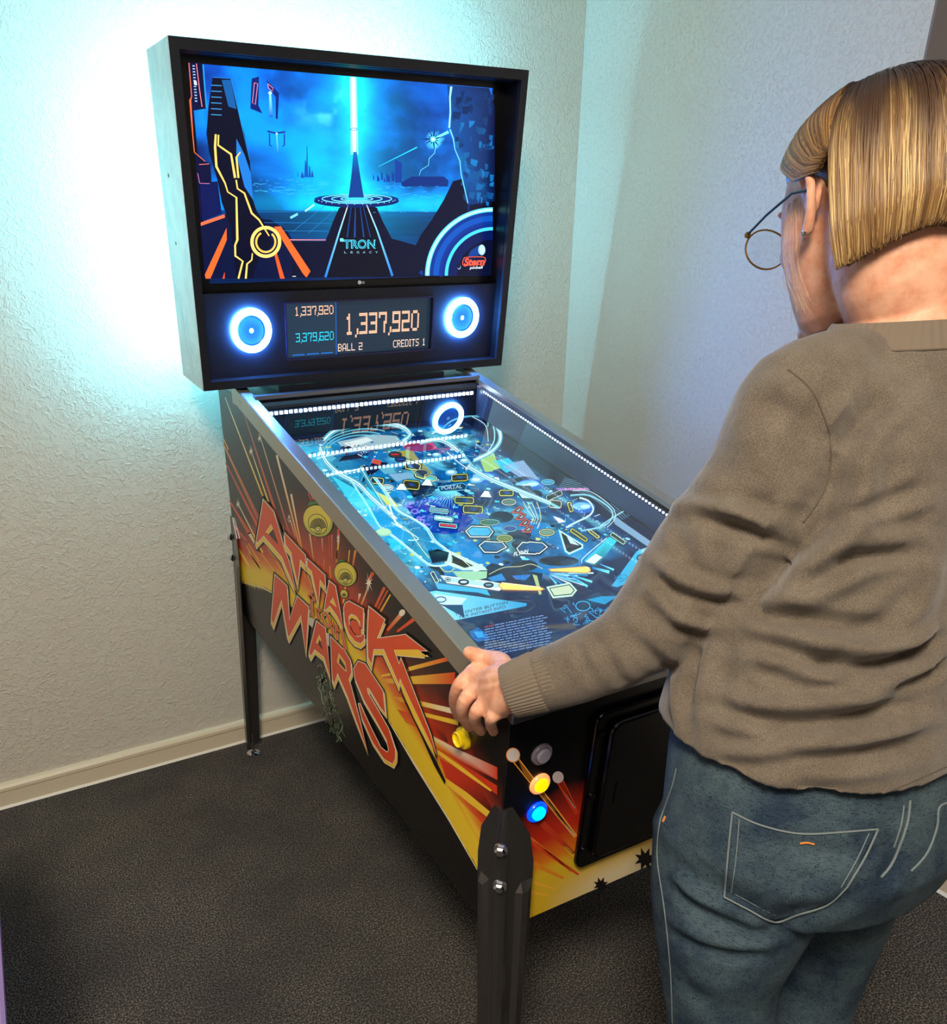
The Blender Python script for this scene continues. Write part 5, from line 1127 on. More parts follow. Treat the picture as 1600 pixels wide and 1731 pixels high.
# --- sweater
sw = Solid()
sw.loft([(c, X3*a, Y3*b) for c, a, b in zip(TOR, TA_, TB_)], 40, 2.3)
armp = [at(1462,632,.80), at(1352,672,.775), at(1300,800,.80), at(1225,905,.835), at(1155,1000,.86), at(1060,1088,.885), at(975,1130,.905), at(902,1155,.922)]
armr = [.046,.056,.063,.067,.062,.046,.042,.036]
sw.limb(armp, armr, 24, 5)
sw.limb([NEC+np.array([.06,0,-.03]), SHR, (SHR+ELR)/2, ELR, (ELR+WRR)/2, WRR], [.05,.06,.058,.054,.045,.036], 20, 4)
Vs, Ns, Fs = sw.fuse(.0048, 6)
fl1 = lambda *p: [F3(*q) for q in p]
FO0 = [(fl1((860,900),(940,810),(1020,740),(1075,650),(1110,540),(1125,430)), -.016, .016), (fl1((800,960),(850,890),(920,800)), -.014, .016),
 (fl1((560,625),(650,650),(780,665),(880,700),(950,718)), .009, .010), (fl1((600,655),(740,690),(860,730),(930,745)), -.008, .008), (fl1((1000,620),(960,690),(920,730)), -.010, .010),
 (fl1((470,800),(540,870),(640,915),(740,930),(830,925)), .008, .009), (fl1((480,830),(550,905),(660,945),(800,950)), -.008, .008),
 (fl1((480,930),(550,1010),(640,1040),(740,1040)), .007, .009), (fl1((480,960),(560,1040),(650,1065)), -.006, .008), (fl1((560,700),(600,800),(640,880)), -.004, .010),
 (fl1((700,720),(760,800),(780,880)), .003, .016), (fl1((350,1170),(380,1220),(420,1260)), -.003, .007), (fl1((430,1080),(500,1150),(560,1190)), -.004, .008), (fl1((280,1060),(330,1140),(370,1230)), -.003, .008),
 (fl1((220,1090),(250,1160),(280,1230)), -.003, .007), (fl1((540,1010),(520,1100),(560,1180)), .004, .012), (fl1((390,980),(440,1060),(480,1120)), .003, .010), (fl1((620,560),(700,600),(820,640)), .003,.014),
 (fl1((1120,440),(1180,350),(1240,290),(1300,240)), -.011, .014), (fl1((1090,400),(1120,330),(1180,290)), .007, .012), (fl1((1180,430),(1160,560),(1100,700)), .006, .018),
 (fl1((1090,690),(1200,660),(1300,630),(1430,560)), -.006, .009), (fl1((1110,730),(1250,680),(1420,620)), .006, .010), (fl1((1120,800),(1250,700),(1400,650)), -.004, .008),
 (fl1((1120,800),(1230,800),(1380,780)), -.008, .009), (fl1((1100,770),(1240,770),(1400,745)), .006, .009), (fl1((930,930),(1060,880),(1200,800)), -.007, .010), (fl1((900,960),(1050,920),(1220,850)), .007, .012),
 (fl1((1080,830),(1180,760),(1260,700)), .004, .010), (fl1((950,860),(1040,800),(1090,760)), .006,.012),
 (fl1((820,990),(900,1015),(1050,1040),(1180,1050),(1290,1045)), -.013, .010), (fl1((830,1020),(950,1050),(1100,1075),(1280,1075)), .010, .011),
 (fl1((1080,1150),(1180,1090),(1280,1020),(1400,900)), -.005, .010), (fl1((930,1130),(1050,1165),(1200,1180),(1350,1155),(1489,1085)), -.014, .010), (fl1((900,1110),(1000,1130),(1150,1145),(1300,1130),(1480,1050)), .008, .010),
 (fl1((1290,1250),(1400,1210),(1489,1160)), -.010, .009), (fl1((1250,1215),(1380,1190),(1489,1130)), .007,.009), (fl1((820,1185),(930,1210),(1060,1240),(1180,1240),(1260,1270)), -.006, .008), (fl1((760,1150),(900,1170),(1050,1215),(1200,1215)), .006, .010),
 (fl1((690,1310),(800,1350),(960,1365),(1150,1345),(1320,1300),(1489,1230)), -.013, .010), (fl1((720,1290),(850,1325),(1000,1330),(1180,1310),(1350,1265)), .009, .011), (fl1((700,1345),(830,1395),(1000,1400),(1200,1370)), .006, .010),
 (fl1((680,1430),(800,1430),(950,1415),(1150,1390),(1350,1340),(1489,1290)), -.010, .009), (fl1((720,1455),(900,1450),(1100,1430),(1350,1375)), .007, .011),
 (fl1((640,1480),(760,1520),(900,1530)), -.005, .010), (fl1((900,1490),(1100,1500),(1300,1470),(1489,1410)), -.005, .010), (fl1((950,1530),(1150,1540),(1350,1500)), .004, .012), (fl1((700,1560),(900,1600),(1150,1600)), -.004,.012),
 (fl1((640,1070),(620,1200),(600,1330),(620,1450)), -.005, .010), (fl1((700,1080),(680,1200),(660,1330)), .005, .012), (fl1((560,1200),(570,1300),(600,1380)), .004,.012), (fl1((1440,780),(1400,950),(1280,1080)), .005,.02),
 (fl1((1380,540),(1440,620),(1470,700)), .003,.02), (fl1((860,260),(960,330),(1040,400)), -.003,.012), (fl1((900,210),(1000,270)), .002,.014), (fl1((760,330),(820,420),(880,520)), .002,.018), (fl1((1250,100),(1330,180),(1440,240)), -.003,.014)]
Vs = folds(Vs, Ns, Fs, [(p_, a_*1.35, w_*.92) for p_, a_, w_ in FO0])
nz = (fbm(Vs[:,0]*14+Vs[:,1]*9, Vs[:,2]*16-Vs[:,1]*6, 1, 3, 51)-.5)*.006; Vs = Vs+Ns*nz[:,None]
# cut the neck hole and the hem plane: keep what lies on the body side of each plane
swo = mesh_obj('sweater', Vs, Fs, m_knit, person, smooth=True)
k = MB(); aw = armp[-1]-armp[-2]; aw = aw/np.linalg.norm(aw); c0 = armp[-1]-aw*.030
a1 = np.cross(aw, Z3); a1 = a1/np.linalg.norm(a1); b1 = np.cross(aw, a1); V = []; F = []; sg = 192; prof = [(.000,.0375),(.004,.0392),(.016,.0385),(.020,.0372),(.024,.0388),(.036,.0375),(.052,.0355),(.062,.0342),(.064,.0325),(.062,.0300),(.040,.0290)]
for h, r in prof:
    for j in range(sg): q = 2*math.pi*j/sg; rr_ = r+.0006*math.cos(q*48)*(1 if h > .002 else 0); V.append(c0+aw*h+rr_*(math.cos(q)*a1+math.sin(q)*b1*.98))
for i in range(len(prof)-1):
    for j in range(sg): F.append((i*sg+j, i*sg+(j+1) % sg, (i+1)*sg+(j+1) % sg, (i+1)*sg+j))
k.add(V, F); k.build('cuff', m_rib, swo, smooth=True)
CUFF_END = c0+aw*.064
# collar band
CC0 = at(1533,549,.800); tilt = rxm(-.04) @ np.array([0,0,1.]); ca = np.cross(tilt, Y3); ca /= np.linalg.norm(ca); cb = np.cross(tilt, ca)
sg = 240
for nm, mt_, prof in (('neckline', m_knit, [(-.055,.122),(-.040,.106),(-.030,.0975),(-.0215,.0905),(-.0215,.086)]), ('collar', m_rib, [(-.0215,.0905),(-.012,.0845),(-.004,.079),(.002,.0755),(.005,.0735),(.004,.071),(-.002,.0705),(-.02,.076)])):
    k = MB(); V = []; F = []
    for h, r in prof:
        for j in range(sg): q = 2*math.pi*j/sg; r2 = r+(.0007*math.cos(q*60) if nm == 'collar' else 0); V.append(CC0+tilt*h+r2*(math.cos(q)*ca+math.sin(q)*cb*.92))
    for i in range(len(prof)-1):
        for j in range(sg): F.append((i*sg+j, i*sg+(j+1) % sg, (i+1)*sg+(j+1) % sg, (i+1)*sg+j))
    k.add(V, F); k.build(nm, mt_, swo, smooth=True)
k = MB(); k.tube([CC0+tilt*(-.0215)+.0912*(math.cos(q)*ca+math.sin(q)*cb*.92) for q in np.linspace(0, 2*math.pi, 90)], .0011, 6, cap=False); k.build('collar_seam', m_seam, swo, smooth=True)
rope(Vs, Fs, fl1((950,170),(1020,230),(1065,310),(1090,400),(1090,520),(1050,620),(1000,690)), .0009, 'shoulder_seam', m_seam, swo)
rope(Vs, Fs, fl1((560,1520),(640,1570),(760,1620),(900,1650),(1050,1655),(1250,1620),(1489,1520)), .0005, 'hem_seam', m_seam, swo)
k = MB(); q = cast(Vs, Fs, [(1133,1275)])[0]
if q is not None:
    n_ = (CP-q)/np.linalg.norm(CP-q)
    for i in range(5): k.lathe(q+n_*.001+np.array([.006*(i-2)*.6, 0, -.0015*i]), n_, [(.0022,0),(.0016,.0016)], 8)
    k.build('metal_studs', m_bolt, swo, kind='stuff')

# --- jeans
jn = Solid()
PV = [at(1392,1150,.88), at(1384,1260,.895), at(1376,1360,.905), at(1366,1432,.92)]
jn.loft([(PV[0], X3*.172, Y3*.128), (PV[1], X3*.186, Y3*.140), (PV[2], X3*.190, Y3*.142), (PV[3], X3*.168, Y3*.122), (PV[3]+np.array([0,0,-.045]), X3*.10, Y3*.07)], 40, 2.2)
jn.ball(at(1298,1385,.870), X3*.095, Y3*.085, Z3*.10); jn.ball(at(1482,1338,.885), X3*.098, Y3*.088, Z3*.105)
LL = [at(1256,1430,.90), at(1229,1540,.905), at(1213,1640,.92), at(1210,1745,.945)]; FTL = np.array([LL[-1][0]-.005, LL[-1][1]+.01, .07]); KNL = LL[-1]*.62+FTL*.38
jn.limb(LL+[KNL, LL[-1]*.3+FTL*.7, FTL], [.106,.089,.068,.059,.058,.056,.054], 26, 5)
LR = [at(1408,1430,.96), at(1392,1530,.995), at(1370,1635,1.03), at(1349,1735,1.055)]; FTR = np.array([LR[-1][0]+.03, LR[-1][1]-.02, .07]); KNR = LR[-1]*.6+FTR*.4
jn.limb(LR+[KNR, LR[-1]*.3+FTR*.7, FTR], [.090,.076,.064,.056,.057,.056,.054], 26, 5)
Vj, Nj, Fj = jn.fuse(.005, 5)
f6 = lambda *p: [F6(*q) for q in p]
Vj = folds(Vj, Nj, Fj, [(f6((215,660),(320,770),(450,850),(600,910),(720,940)), .008, .010), (f6((210,720),(330,830),(480,900),(650,960)), -.009, .009), (f6((200,890),(320,980),(460,1030),(620,1045),(770,1020)), .007, .010),
   (f6((230,960),(380,1040),(560,1075),(740,1055)), -.007, .009), (f6((150,560),(240,640),(330,700)), -.003, .012), (f6((650,520),(800,530),(960,560),(1180,580)), -.003, .010), (f6((300,1180),(420,1230),(600,1240)), .003,.02), (f6((720,960),(800,900),(870,830)), -.006, .012),
   (f6((250,1180),(330,1260),(420,1300)), -.003,.014), (f6((1250,500),(1330,600),(1280,720)), -.004,.012), (f6((880,900),(1020,840),(1200,780)), -.006,.014)])
jo = mesh_obj('jeans', Vj, Fj, m_denim, person, smooth=True)
# back pocket: a patch that follows the seat, with stitched edges
def patch(top, bot, nu, nv, name, lift):
    top, bot = np.array(dense(top, 1)), np.array(dense(bot, 1)); pts = []
    for i in range(nu):
        a = top[int(i/(nu-1)*(len(top)-1))]; b = bot[int(i/(nu-1)*(len(bot)-1))]
        pts += [tuple(a+(b-a)*j/(nv-1)) for j in range(nv)]
    Q = cast(Vj, Fj, pts)
    if any(q is None for q in Q): print('PATCH MISS', name); return None
    Q = np.array([q-(q-CP)/np.linalg.norm(q-CP)*lift for q in Q]); Fp = [(i*nv+j, (i+1)*nv+j, (i+1)*nv+j+1, i*nv+j+1) for i in range(nu-1) for j in range(nv-1)]
    o = mesh_obj(name, Q, Fp, m_denim, jo, smooth=True); sd = o.modifiers.new('s', 'SOLIDIFY'); sd.thickness = .0022; sd.offset = 0; return o
pt = f6((525,365),(640,420),(780,460),(900,474),(1060,466),(1255,450)); pb = f6((485,790),(600,850),(735,915),(850,880),(1000,830),(1100,740))
po = patch(pt, pb, 34, 22, 'back_pocket', .0022)
for P in (pt, f6((525,365),(505,560),(485,790)), pb[:], f6((1255,450),(1190,590),(1100,740))): rope(Vj, Fj, P, .0011, 'stitched_edge', m_thread, jo, .0042)
for P in (f6((560,400),(545,580),(520,770)), f6((540,775),(640,830),(740,880)), f6((1210,470),(1150,600),(1070,740))): rope(Vj, Fj, P, .0006, 'stitching', m_thread, jo, .0040)
rope(Vj, Fj, f6((865,522),(900,518),(935,526)), .0011, 'pocket_tack', m_thread2, jo, .0044)
rope(Vj, Fj, f6((245,145),(225,230),(190,330),(160,430),(150,600),(185,850),(215,1150),(225,1420)), .0009, 'side_seam', m_thread, jo, .0004); rope(Vj, Fj, f6((190,385),(178,412)), .0016, 'rivet_tack', m_thread2, jo, .001)
rope(Vj, Fj, f6((1415,305),(1405,400),(1365,530),(1320,630),(1270,690)), .0013, 'centre_seam', m_thread, jo, .0006); rope(Vj, Fj, f6((1385,330),(1370,430),(1335,540)), .0008, 'stitching', m_thread, jo, .0006)
rope(Vj, Fj, f6((1598,318),(1560,345),(1550,440),(1500,570),(1420,660)), .0011, 'stitched_edge', m_thread, jo, .001)
# --- shoes
for f_, s_x in ((FTL, -1), (FTR, 1)):
    sh = Solid(); b0 = np.array([f_[0], f_[1], .035])
    sh.loft([(b0+np.array([0,-.07,0]), X3*.022, Z3*.02), (b0+np.array([0,-.055,.008]), X3*.034, Z3*.036), (b0+np.array([0,0,.01]), X3*.040, Z3*.040), (b0+np.array([0,.08,.0]), X3*.045, Z3*.032), (b0+np.array([0,.15,-.004]), X3*.042, Z3*.026), (b0+np.array([0,.185,-.008]), X3*.024, Z3*.018)], 24, 2.4)
    sh.limb([b0+np.array([0,-.01,.02]), b0+np.array([0,-.01,.05])], [.042,.040], 18, 2)
    v_, n_, ff = sh.fuse(.006, 3); so = mesh_obj('shoe', v_, ff, m_shoe, person, smooth=True)
    k = MB(); k.prism([(b0[0]+.047*math.cos(q)*(1 if math.sin(q) > 0 else .85), b0[1]+.055+.135*math.sin(q)) for q in np.linspace(0, 2*math.pi, 29)[:-1]], lambda a, b: (a, b, 0), lambda a, b: (a, b, .014)); k.build('sole', m_sole, so)

# --- head frame
HC = np.array([.3697, -.1387, 1.4087])-CR[:,0]*.008; cy_, sy_ = math.cos(-.338), math.sin(-.338)
HR = rzm(-.338) @ rxm(-.330) @ np.array([[math.cos(.05),0,math.sin(.05)],[0,1,0],[-math.sin(.05),0,math.cos(.05)]])
def hd(x, y, z): return HC + HR @ np.array([x, y, z])
hv = lambda x, y, z: HR @ np.array([x, y, z])
# --- body: one continuous skin surface: head, neck, trunk, arms, hands, legs
bd_ = Solid()
bd_.ball(hd(0,-.012,.022), hv(.070,0,0), hv(0,.088,0), hv(0,0,.072))             # skull
bd_.loft([(hd(0,.020,.065), hv(.058,0,0), hv(0,.066,0)), (hd(0,.025,.02), hv(.066,0,0), hv(0,.066,0)), (hd(0,.026,-.025), hv(.067,0,0), hv(0,.062,0)), (hd(0,.028,-.055), hv(.058,0,0), hv(0,.060,0)),
          (hd(0,.034,-.085), hv(.047,0,0), hv(0,.052,0)), (hd(0,.044,-.108), hv(.034,0,0), hv(0,.040,0)), (hd(0,.052,-.120), hv(.020,0,0), hv(0,.024,0))], 28, 2.2)   # face and jaw
bd_.ball(hd(0,.086,-.108), hv(.016,0,0), hv(0,.013,0), hv(0,0,.013))             # chin
bd_.loft([(hd(.002,.082,.012), hv(.008,0,0), hv(0,.006,0)), (hd(.002,.090,-.012), hv(.009,0,0), hv(0,.008,0)), (hd(.002,.095,-.030), hv(.012,0,0), hv(0,.008,0)), (hd(.002,.086,-.040), hv(.015,0,0), hv(0,.008,0))], 14)   # nose
for s_ in (-1, 1):
    bd_.ball(hd(.036*s_,.062,-.030), hv(.020,0,0), hv(0,.014,0), hv(0,0,.018)); bd_.ball(hd(.030*s_,.080,.024), hv(.020,0,0), hv(0,.008,0), hv(0,0,.006))
    # ear: rim, lobe and bowl
    ec = [( .070,.002,.014),(.080,-.006,.028),(.086,-.022,.024),(.086,-.030,.004),(.080,-.022,-.018),(.074,-.010,-.032),(.070,-.002,-.028)]
    bd_.limb([hd(x*s_, y, z) for x, y, z in ec], [.0045,.0046,.0048,.0046,.0050,.0066,.004], 10, 3); bd_.ball(hd(.072*s_,-.014,.0), hv(.004,0,0), hv(0,.014,0), hv(0,0,.022))
for z_, r_ in ((-.066,.0045),(-.074,.0052)): bd_.limb([hd(-.020,.086,z_), hd(0,.094,z_+.001), hd(.020,.086,z_)], [.002,r_,.002], 10, 4)
bd_.limb([hd(0,-.030,-.02), hd(0,-.040,-.075), NEC+np.array([-.004,0,.015]), NEC+np.array([-.01,-.01,-.05])], [.058,.056,.060,.07], 26, 5)
bd_.loft([(c, X3*(a-.034), Y3*(b-.034)) for c, a, b in zip(TOR, TA_, TB_)][:-1], 30, 2.2)
bd_.limb([q+np.array([0,0,-.004]) for q in armp[1:-1]]+[CUFF_END-aw*.03], [r-.026 for r in armr[1:-3]]+[.026,.024,.024], 18, 4)
bd_.limb([NEC+np.array([.06,0,-.03]), SHR, (SHR+ELR)/2, ELR, (ELR+WRR)/2, WRR], [.03,.04,.04,.036,.030,.026], 16, 4)
bd_.loft([(PV[0], X3*.150, Y3*.10), (PV[1], X3*.160, Y3*.112), (PV[2], X3*.165, Y3*.11), (PV[3], X3*.15, Y3*.09)], 24)
bd_.limb(LL+[KNL, LL[-1]*.3+FTL*.7, FTL+np.array([0,0,.0])], [.08,.068,.050,.043,.042,.040,.036], 16, 3); bd_.limb(LR+[KNR, LR[-1]*.3+FTR*.7, FTR], [.07,.056,.047,.041,.042,.040,.036], 16, 3)
# left hand over the rail corner: points on sight lines, x fixed by the side of the cabinet
def hx(u, v, x): return hit(u, v, (x,0,0), X3)
W0 = CUFF_END-aw*.012
IM, MM_, RM, PM = hx(800,1137,-.018), hx(806,1163,-.026), hx(824,1184,-.028), hx(848,1200,-.026)
pal = (IM+MM_+RM+PM)/4
ac = (IM-PM)/np.linalg.norm(IM-PM); axh = pal-W0; axh /= np.linalg.norm(axh); ac = ac-axh*np.dot(ac, axh); ac /= np.linalg.norm(ac); nh = np.cross(ac, axh)
nh = nh if np.dot(nh, CP-W0) > 0 else -nh
bd_.loft([(W0-aw*.030, ac*.022, nh*.018), (W0, ac*.0255, nh*.0185), (W0*.8+pal*.2+nh*.001, ac*.029, nh*.0185), (W0*.55+pal*.45+nh*.002, ac*.033, nh*.018), (W0*.25+pal*.75+nh*.001, ac*.0335, nh*.016), (pal*1.0, ac*.030, nh*.013), (pal*1.06-W0*.06, ac*.024, nh*.009)], 26, 2.5)
for M_, r0 in ((IM,.0125),(MM_,.0125),(RM,.0120),(PM,.0110)): bd_.limb([W0*.6+pal*.4, M_*.75+(W0*.5+pal*.5)*.25, M_], [.013,.0130,r0+.0005], 14, 4)
def finger(M_, P, r): bd_.limb([M_]+P, r, 12, 4)
finger(IM, [hx(777,1157,-.040), hx(768,1186,-.036), hx(775,1212,-.017)], [.0115,.0100,.0088,.0075])
finger(MM_, [hx(786,1183,-.046), hx(782,1207,-.040), hx(793,1229,-.018)], [.0117,.0103,.0090,.0077])
finger(RM, [hx(806,1201,-.046), hx(803,1219,-.038), hx(813,1236,-.018)], [.0112,.0098,.0086,.0074])
finger(PM, [hx(832,1212,-.040), hx(829,1224,-.032), hx(834,1237,-.017)], [.0100,.0086,.0076,.0068])
TT = px = None
r0p = cab(.012, .165, rail_z(.165)+.011); r1p = cab(.012,.115,rail_z(.115)+.016)
th0 = W0*.70+pal*.30+ac*.014; TI = hit(820,1113,r1p,Z3); TE = hit(793,1103,r0p,Z3)
bd_.limb([th0, hit(846,1121,r1p+np.array([0,0,.004]),Z3), TI, TE], [.0150,.0148,.0122,.0092], 14, 5)
# right hand on the far end of the bar
RH = WRR+np.array([.0,.03,-.02])
bd_.limb([WRR, RH], [.024,.026], 16, 3, [.8,.6])
for i in range(4):
    b0 = RH+np.array([-.024+.016*i, .012, .0]); bd_.limb([b0, b0+np.array([.022,.030,-.006]), b0+np.array([.038,.034,-.030]), b0+np.array([.036,.030,-.052])], [.0105,.0095,.0085,.007], 10, 3)
bd_.limb([RH, RH+np.array([-.035,.012,.0]), RH+np.array([-.05,.035,-.004])], [.013,.011,.009], 10, 3)
Vb, Nb, Fb = bd_.fuse(.0026, 3)
# knuckle creases and tendons
Vb = folds(Vb, Nb, Fb, [([(868,1140),(862,1160),(868,1178)], -.0012, .0022), ([(876,1135),(872,1160),(880,1182)], -.0010, .0018), ([(856,1150),(857,1170),(862,1182)], -.0010,.0018), ([(790,1170),(797,1176)], -.0012,.0022), ([(775,1176),(783,1180)], -.0008,.0018),
   ([(806,1150),(830,1145),(855,1142)], .0012, .0035), ([(812,1168),(835,1160),(858,1155)], .0012, .0030), ([(800,1196),(806,1192)], -.001,.002)])
# skin flattens where it touches the machine
q = (Vb-np.array([0,0,ZB])) @ RC; zt_ = rail_z(q[:,1])+.0022; ins = (q[:,0] > -.0035) & (q[:,0] < .12) & (q[:,1] > -.014) & (q[:,1] < .4) & (q[:,2] < zt_) & (q[:,2] > .2)
dx_ = q[:,0]+.0035; dz_ = zt_-q[:,2]; a_ = ins & (dx_ < dz_); b__ = ins & ~a_; q[a_,0] = -.0035; q[b__,2] = zt_[b__]; Vb = q @ RC.T + np.array([0,0,ZB])
q = (Vb-np.array([0,0,ZB])) @ RC; ins = (q[:,0] < W+.0065) & (q[:,0] > W-.10) & (q[:,1] > -.014) & (q[:,1] < .3) & (q[:,2] < HF+.05) & (q[:,2] > .2); zt_ = np.maximum(rail_z(q[:,1]), HF+.0315)+.002; ins &= q[:,2] < zt_
dx_ = W+.0065-q[:,0]; dz_ = zt_-q[:,2]; a_ = ins & (dx_ < dz_); b__ = ins & ~a_; q[a_,0] = W+.0065; q[b__,2] = zt_[b__]; Vb = q @ RC.T + np.array([0,0,ZB])
bo = mesh_obj('body', Vb, Fb, m_skin, person, smooth=True)
# thumb nail
q = cast(Vb, Fb, [(797,1100),(801,1103)])
# eyes
m_eye = mat('eye_white', (235,232,228), .2); m_iris = mat('iris', (60,84,104), .2)
for s_ in (-1, 1):
    k = MB(); c = hd(.031*s_,.074,.008); k.lathe(c, hv(0,1,0), [(.0115*math.cos(a), .0115*math.sin(a)) for a in np.linspace(-1.4,1.45,9)], 18); eo = k.build('eye', m_eye, bo, smooth=True)
    k = MB(); k.lathe(hd(.031*s_,.0855,.005), hv(0,1,-.1), [(.0052,-.0006),(.0045,.0006)], 18); k.build('iris', m_iris, bo)
    k = MB(); k.tube([hd((.014+.008*i)*s_, .0885-.0022*i*i, .024+.002*math.sin(i)) for i in range(5)], [.0012,.0016,.0016,.0013,.0006], 6); k.build('eyebrow', mat('eyebrow_hair', (90,66,46), .7), bo)
# --- glasses
go = root('glasses', tuple(hd(0,.11,.0)), 'thin dark-framed round glasses worn by the woman', 'glasses') if False else None
k = MB(); k.tube([hd(-.012,.112,.008), hd(0,.116,.012), hd(.012,.112,.008)], .0012, 8); gl_ = k.build('glasses', m_frame, person, smooth=True)
for s_ in (-1, 1):
    k = MB(); k.tube([hd(.071*s_,.104,.012), hd(.076*s_,.06,.014), hd(.079*s_,.01,.014), hd(.078*s_,-.012,.006)], .0014, 8); k.build('temple_arm', m_frame, gl_, smooth=True)
for s_ in (-1, 1):
    ring_ = []
    for i in range(29):
        q = 2*math.pi*i/28; ring_.append(hd(s_*.0425+.0275*math.cos(q), .113-.25*abs(.028*math.cos(q)*s_+.010)*.3, -.002+.023*math.sin(q)))
    k = MB(); k.tube(ring_, .0011, 6, cap=False); k.build('rim', m_frame if s_ > 0 else m_gold, gl_, smooth=True)
    V = [hd(s_*.0425, .1125, -.002)]+[tuple(q) for q in ring_[:-1]]; mesh_obj('lens', V, [(0, i+1, (i+1) % 28+1) for i in range(28)], m_glass, gl_)
k = MB(); k.lathe(hd(-.070,.106,.012), hv(-1,0,0), [(.0035,-.002),(.0035,.002),(.002,.003)], 12); k.build('hinge', m_gold, gl_)
k = MB(); k.lathe(hd(-.078,-.010,-.036), hv(-1,0,0), [(.0028,0),(.0028,.002),(.0012,.003)], 12); k.lathe(hd(-.078,-.010,-.042), hv(-1,0,0), [(.0020,0),(.0020,.0018),(.001,.0025)], 10); k.build('earring', m_bolt, person)

# --- hair: a bob made of fine strands over a closed under-layer
PHF = 2.25                                 # angle (from straight back) where the hairline at the brow starts
def shell(phi, t, r=0.0):
    """phi 0 = back, + towards her right, - towards her left; t 0 crown .. 1 tip"""
    cr = np.array([.004, -.020, .120])
    ap = abs(phi); front = max(0.0, (ap-1.16)/(PHF-1.16)); sgn = math.copysign(1, phi)
    rx_, rb, rf = .090+r, .108+r, .104+r
    if front <= 0:
        zt = -.098+.030*math.exp(-(phi/.9)**2)
        dome = min(t/.46, 1.0); th = dome*math.pi/2
        rr2 = math.sin(th)**.85; zz = .020+(.084+r)*math.cos(th) if t < .46 else .020+(zt-.020)*((t-.46)/.54)
        tuck = 1.0-.10*max(0, (t-.82)/.18)+.02*math.sin(max(0,(t-.4))*4)
        x = math.sin(phi)*rx_*rr2*tuck; y = -math.cos(phi)*(rb if math.cos(phi) > 0 else rf)*rr2*tuck
        if ap > .9: y -= .018*min(1, (ap-.9)/.5)*max(0, (t-.46))
        return np.array([x, y-.012, zz])
    # front hair sweeps forward over the temple, then back to the ear
    a = sgn*(1.16+(ap-1.16)*math.sin(min(1, t*1.15)*math.pi)**.8*1.0)
    a2 = sgn*(1.16+.12*front)
    ph = a if t < .5 else a2+(sgn*ap-a2)*max(0, (1-t)/.5)**1.0
    if t < .5: ph = sgn*ap
    th = min(1, t/.85)*math.pi/2*(1.02); rr2 = math.sin(min(th, math.pi/2))**.85
    zz = .022+.018*(1-front)+(.084+r-.018*(1-front))*math.cos(th)-.010*max(0, t-.8)/.2
    x = math.sin(ph)*rx_*rr2; y = -math.cos(ph)*(rb if math.cos(ph) > 0 else rf)*rr2
    return np.array([x, y-.012, zz])
hs = Solid()
hs.ball(hd(0,-.030,.034), hv(.077,0,0), hv(0,.084,0), hv(0,0,.064)); hs.ball(hd(0,.020,.055), hv(.066,0,0), hv(0,.070,0), hv(0,0,.040))
ht = []
VV = []; 
ns, nt_ = 40, 10; phs = np.linspace(-1.10, 1.10, ns); Q = []
for i, ph in enumerate(phs):
    for j in range(nt_):
        t = .44+.545*j/(nt_-1); q = shell(ph, t, -.004); Q.append(HC+HR@q)
for i, ph in enumerate(phs):
    for j in range(nt_):
        t = .44+.545*j/(nt_-1); q = shell(ph, t, -.004); q = q*np.array([.84,.86,1]); Q.append(HC+HR@q)
o2 = ns*nt_; FQ = []
for i in range(ns-1):
    for j in range(nt_-1):
        a = i*nt_+j; FQ += [(a, a+1, a+nt_+1, a+nt_), (o2+a, o2+a+nt_, o2+a+nt_+1, o2+a+1)]
for j in range(nt_-1):
    FQ += [(j+1, j, o2+j, o2+j+1), ((ns-1)*nt_+j, (ns-1)*nt_+j+1, o2+(ns-1)*nt_+j+1, o2+(ns-1)*nt_+j)]
for i in range(ns-1):
    a = i*nt_; FQ += [(a, a+nt_, o2+a+nt_, o2+a), (a+nt_-1, o2+a+nt_-1, o2+a+2*nt_-1, a+2*nt_-1)]
hs.add(Q, FQ)
vh, nh, fh = hs.fuse(.004, 2)
HV, HF_, HCo = [tuple(v) for v in vh], [list(f) for f in fh], [lin((78,54,30))]*len(vh)
rh = random.Random(4); NP = 15
BR, DB, BL, PB = np.array(lin((84,57,32))), np.array(lin((42,28,20))), np.array(lin((176,134,74))), np.array(lin((212,178,116)))
clump = np.array([rh.random() for _ in range(60)]); clump2 = np.array([rh.random() for _ in range(700)])
ax0 = []
def strand(phi, r0, t0, t1, wid, hc, wob, lift=0):
    global HV
    P = []; c_ = []
    for j in range(NP):
        t = t0+(t1-t0)*j/(NP-1); q = shell(phi+wob*math.sin(j*.45+wob*90)*.6, t, r0+lift*math.sin(t*3.1))
        P.append(HC+HR@q)
        g = min(1, max(0, (t-.20)/.35)); base = DB*(1-g)+BR*g; bl = min(1, max(0, (t-.27-.16*math.sin(phi*7+1)**2)/.26))*hc*(1-.35*max(0,(t-.75)/.25))
        col = base*(1-bl)+(BL if hc < .75 else PB)*bl; c_.append(tuple(col))
    n = len(HV); up = None
    for j in range(NP):
        tg = P[min(j+1,NP-1)]-P[max(j-1,0)]; tg = tg/(np.linalg.norm(tg)+1e-9); out = P[j]-(HC+HR@np.array([0,-.012,.0])); out = out-tg*np.dot(out, tg); out = out/(np.linalg.norm(out)+1e-9); sd = np.cross(tg, out)
        w = wid*(.5 if j == 0 else (.35 if j == NP-1 else 1))
        HV += [tuple(P[j]+sd*w), tuple(P[j]+out*w*.8), tuple(P[j]-sd*w)]
        for _ in range(3): HCo.append(c_[j])
    for j in range(NP-1):
        a = n+3*j; HF_.extend([[a, a+1, a+4, a+3], [a+1, a+2, a+5, a+4]])
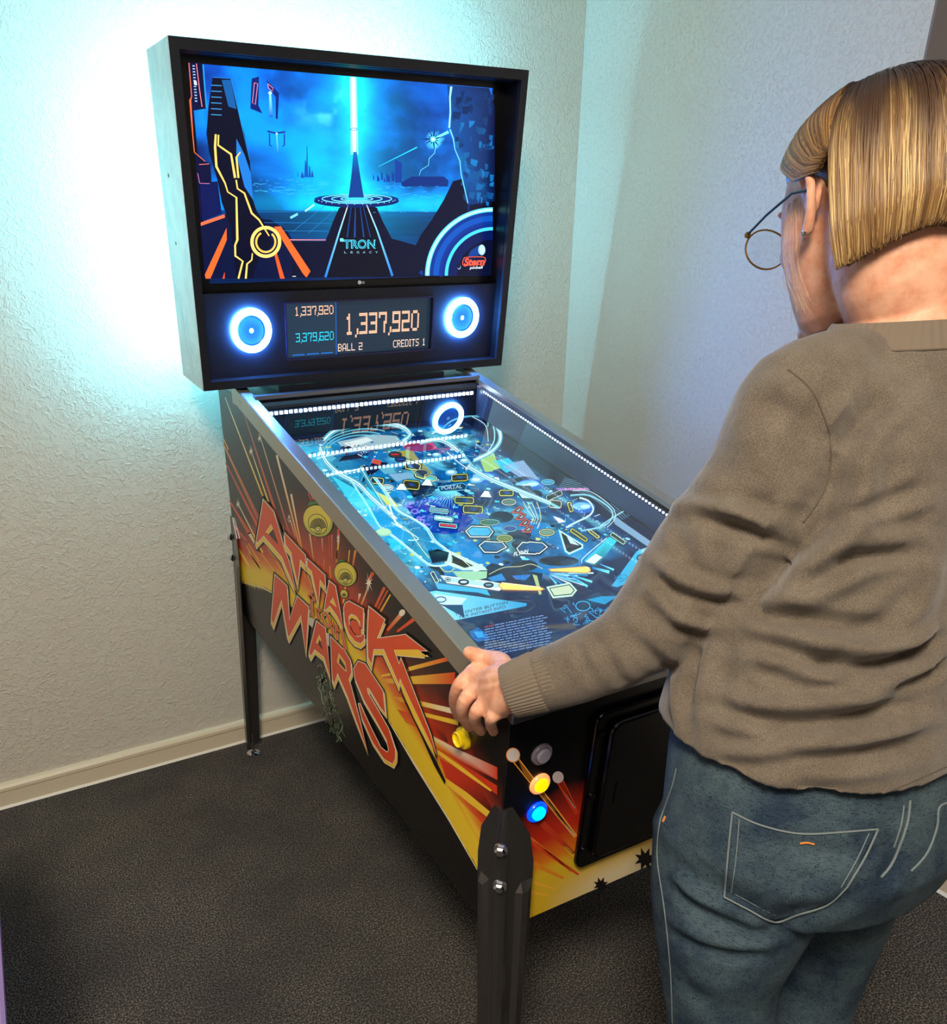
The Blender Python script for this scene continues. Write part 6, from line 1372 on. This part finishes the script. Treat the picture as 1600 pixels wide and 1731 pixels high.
for i in range(5600):
    ph = rh.uniform(-1.15, 1.15); hc = clump[int((ph+2.4)/4.8*59)]*.35+clump2[int((ph+2.4)/4.8*699)]*.55+rh.uniform(-.25,.30)
    hc = max(0, min(1, hc)); strand(ph, rh.uniform(-.003,.004), rh.uniform(.0,.10), rh.uniform(.955,1.0)+(rh.uniform(0,.02) if rh.random() < .1 else 0), rh.uniform(.0003,.0007), hc, rh.uniform(-.04,.04), rh.uniform(-.002,.003))
for i in range(2100):
    s_ = -1 if rh.random() < .6 else 1; ph = s_*rh.uniform(1.13, PHF+.05); hc = max(0, min(1, rh.uniform(-.2,.65)))
    strand(ph, rh.uniform(-.003,.003), rh.uniform(.0,.08), rh.uniform(.93,1.0), rh.uniform(.0004,.0009), hc, rh.uniform(-.02,.02))
ho = mesh_obj('hair', HV, HF_, m_hair, person, smooth=True, cols=np.array(HCo))
# loose wisps in front of the ear
k = MB()
for i in range(15):
    x0 = rh.uniform(.0,.02); P = [hd(-.070, .030-x0, .012), hd(-.069, .034-x0+rh.uniform(-.01,.01), -.03), hd(-.064, .036-x0+rh.uniform(-.014,.012), -.065), hd(-.056, .034-x0+rh.uniform(-.018,.010), -.09-rh.uniform(0,.02))]
    k.tube(curve3([np.array(q) for q in P], 3), .0002, 3)
k.build('wisps', mat('wisp_hair', (168,136,100), .5), ho, kind='stuff')

# lilac upholstered panel that just enters the frame at the lower left
ta, tb = at(1,1530,1.0), at(15,1745,1.0); dn = (tb-ta)/np.linalg.norm(tb-ta); tb = ta+dn*(ta[2]-.0)/-dn[2]
t = root('padded_stool', (float(tb[0])-.2, float(tb[1]), 0), 'edge of a lilac padded stool at the lower left corner', 'stool')
bk = ray(5,1600)*np.array([1,1,0]); bk /= np.linalg.norm(bk); lf = np.array([-bk[1],bk[0],0]); V = []
for c in (tb, ta):
    for a, b in ((0,0),(.012,-.0),(.40,0),(.40,.40),(0,.40)): V.append(c+lf*a+bk*b)
k = MB(); k.add([tuple(v) for v in V], [(0,1,2,3,4)[::-1], (5,6,7,8,9)]+[(i, (i+1) % 5, 5+(i+1) % 5, 5+i) for i in range(5)]); k.build('padding', m_lens, t, bevel=.008)
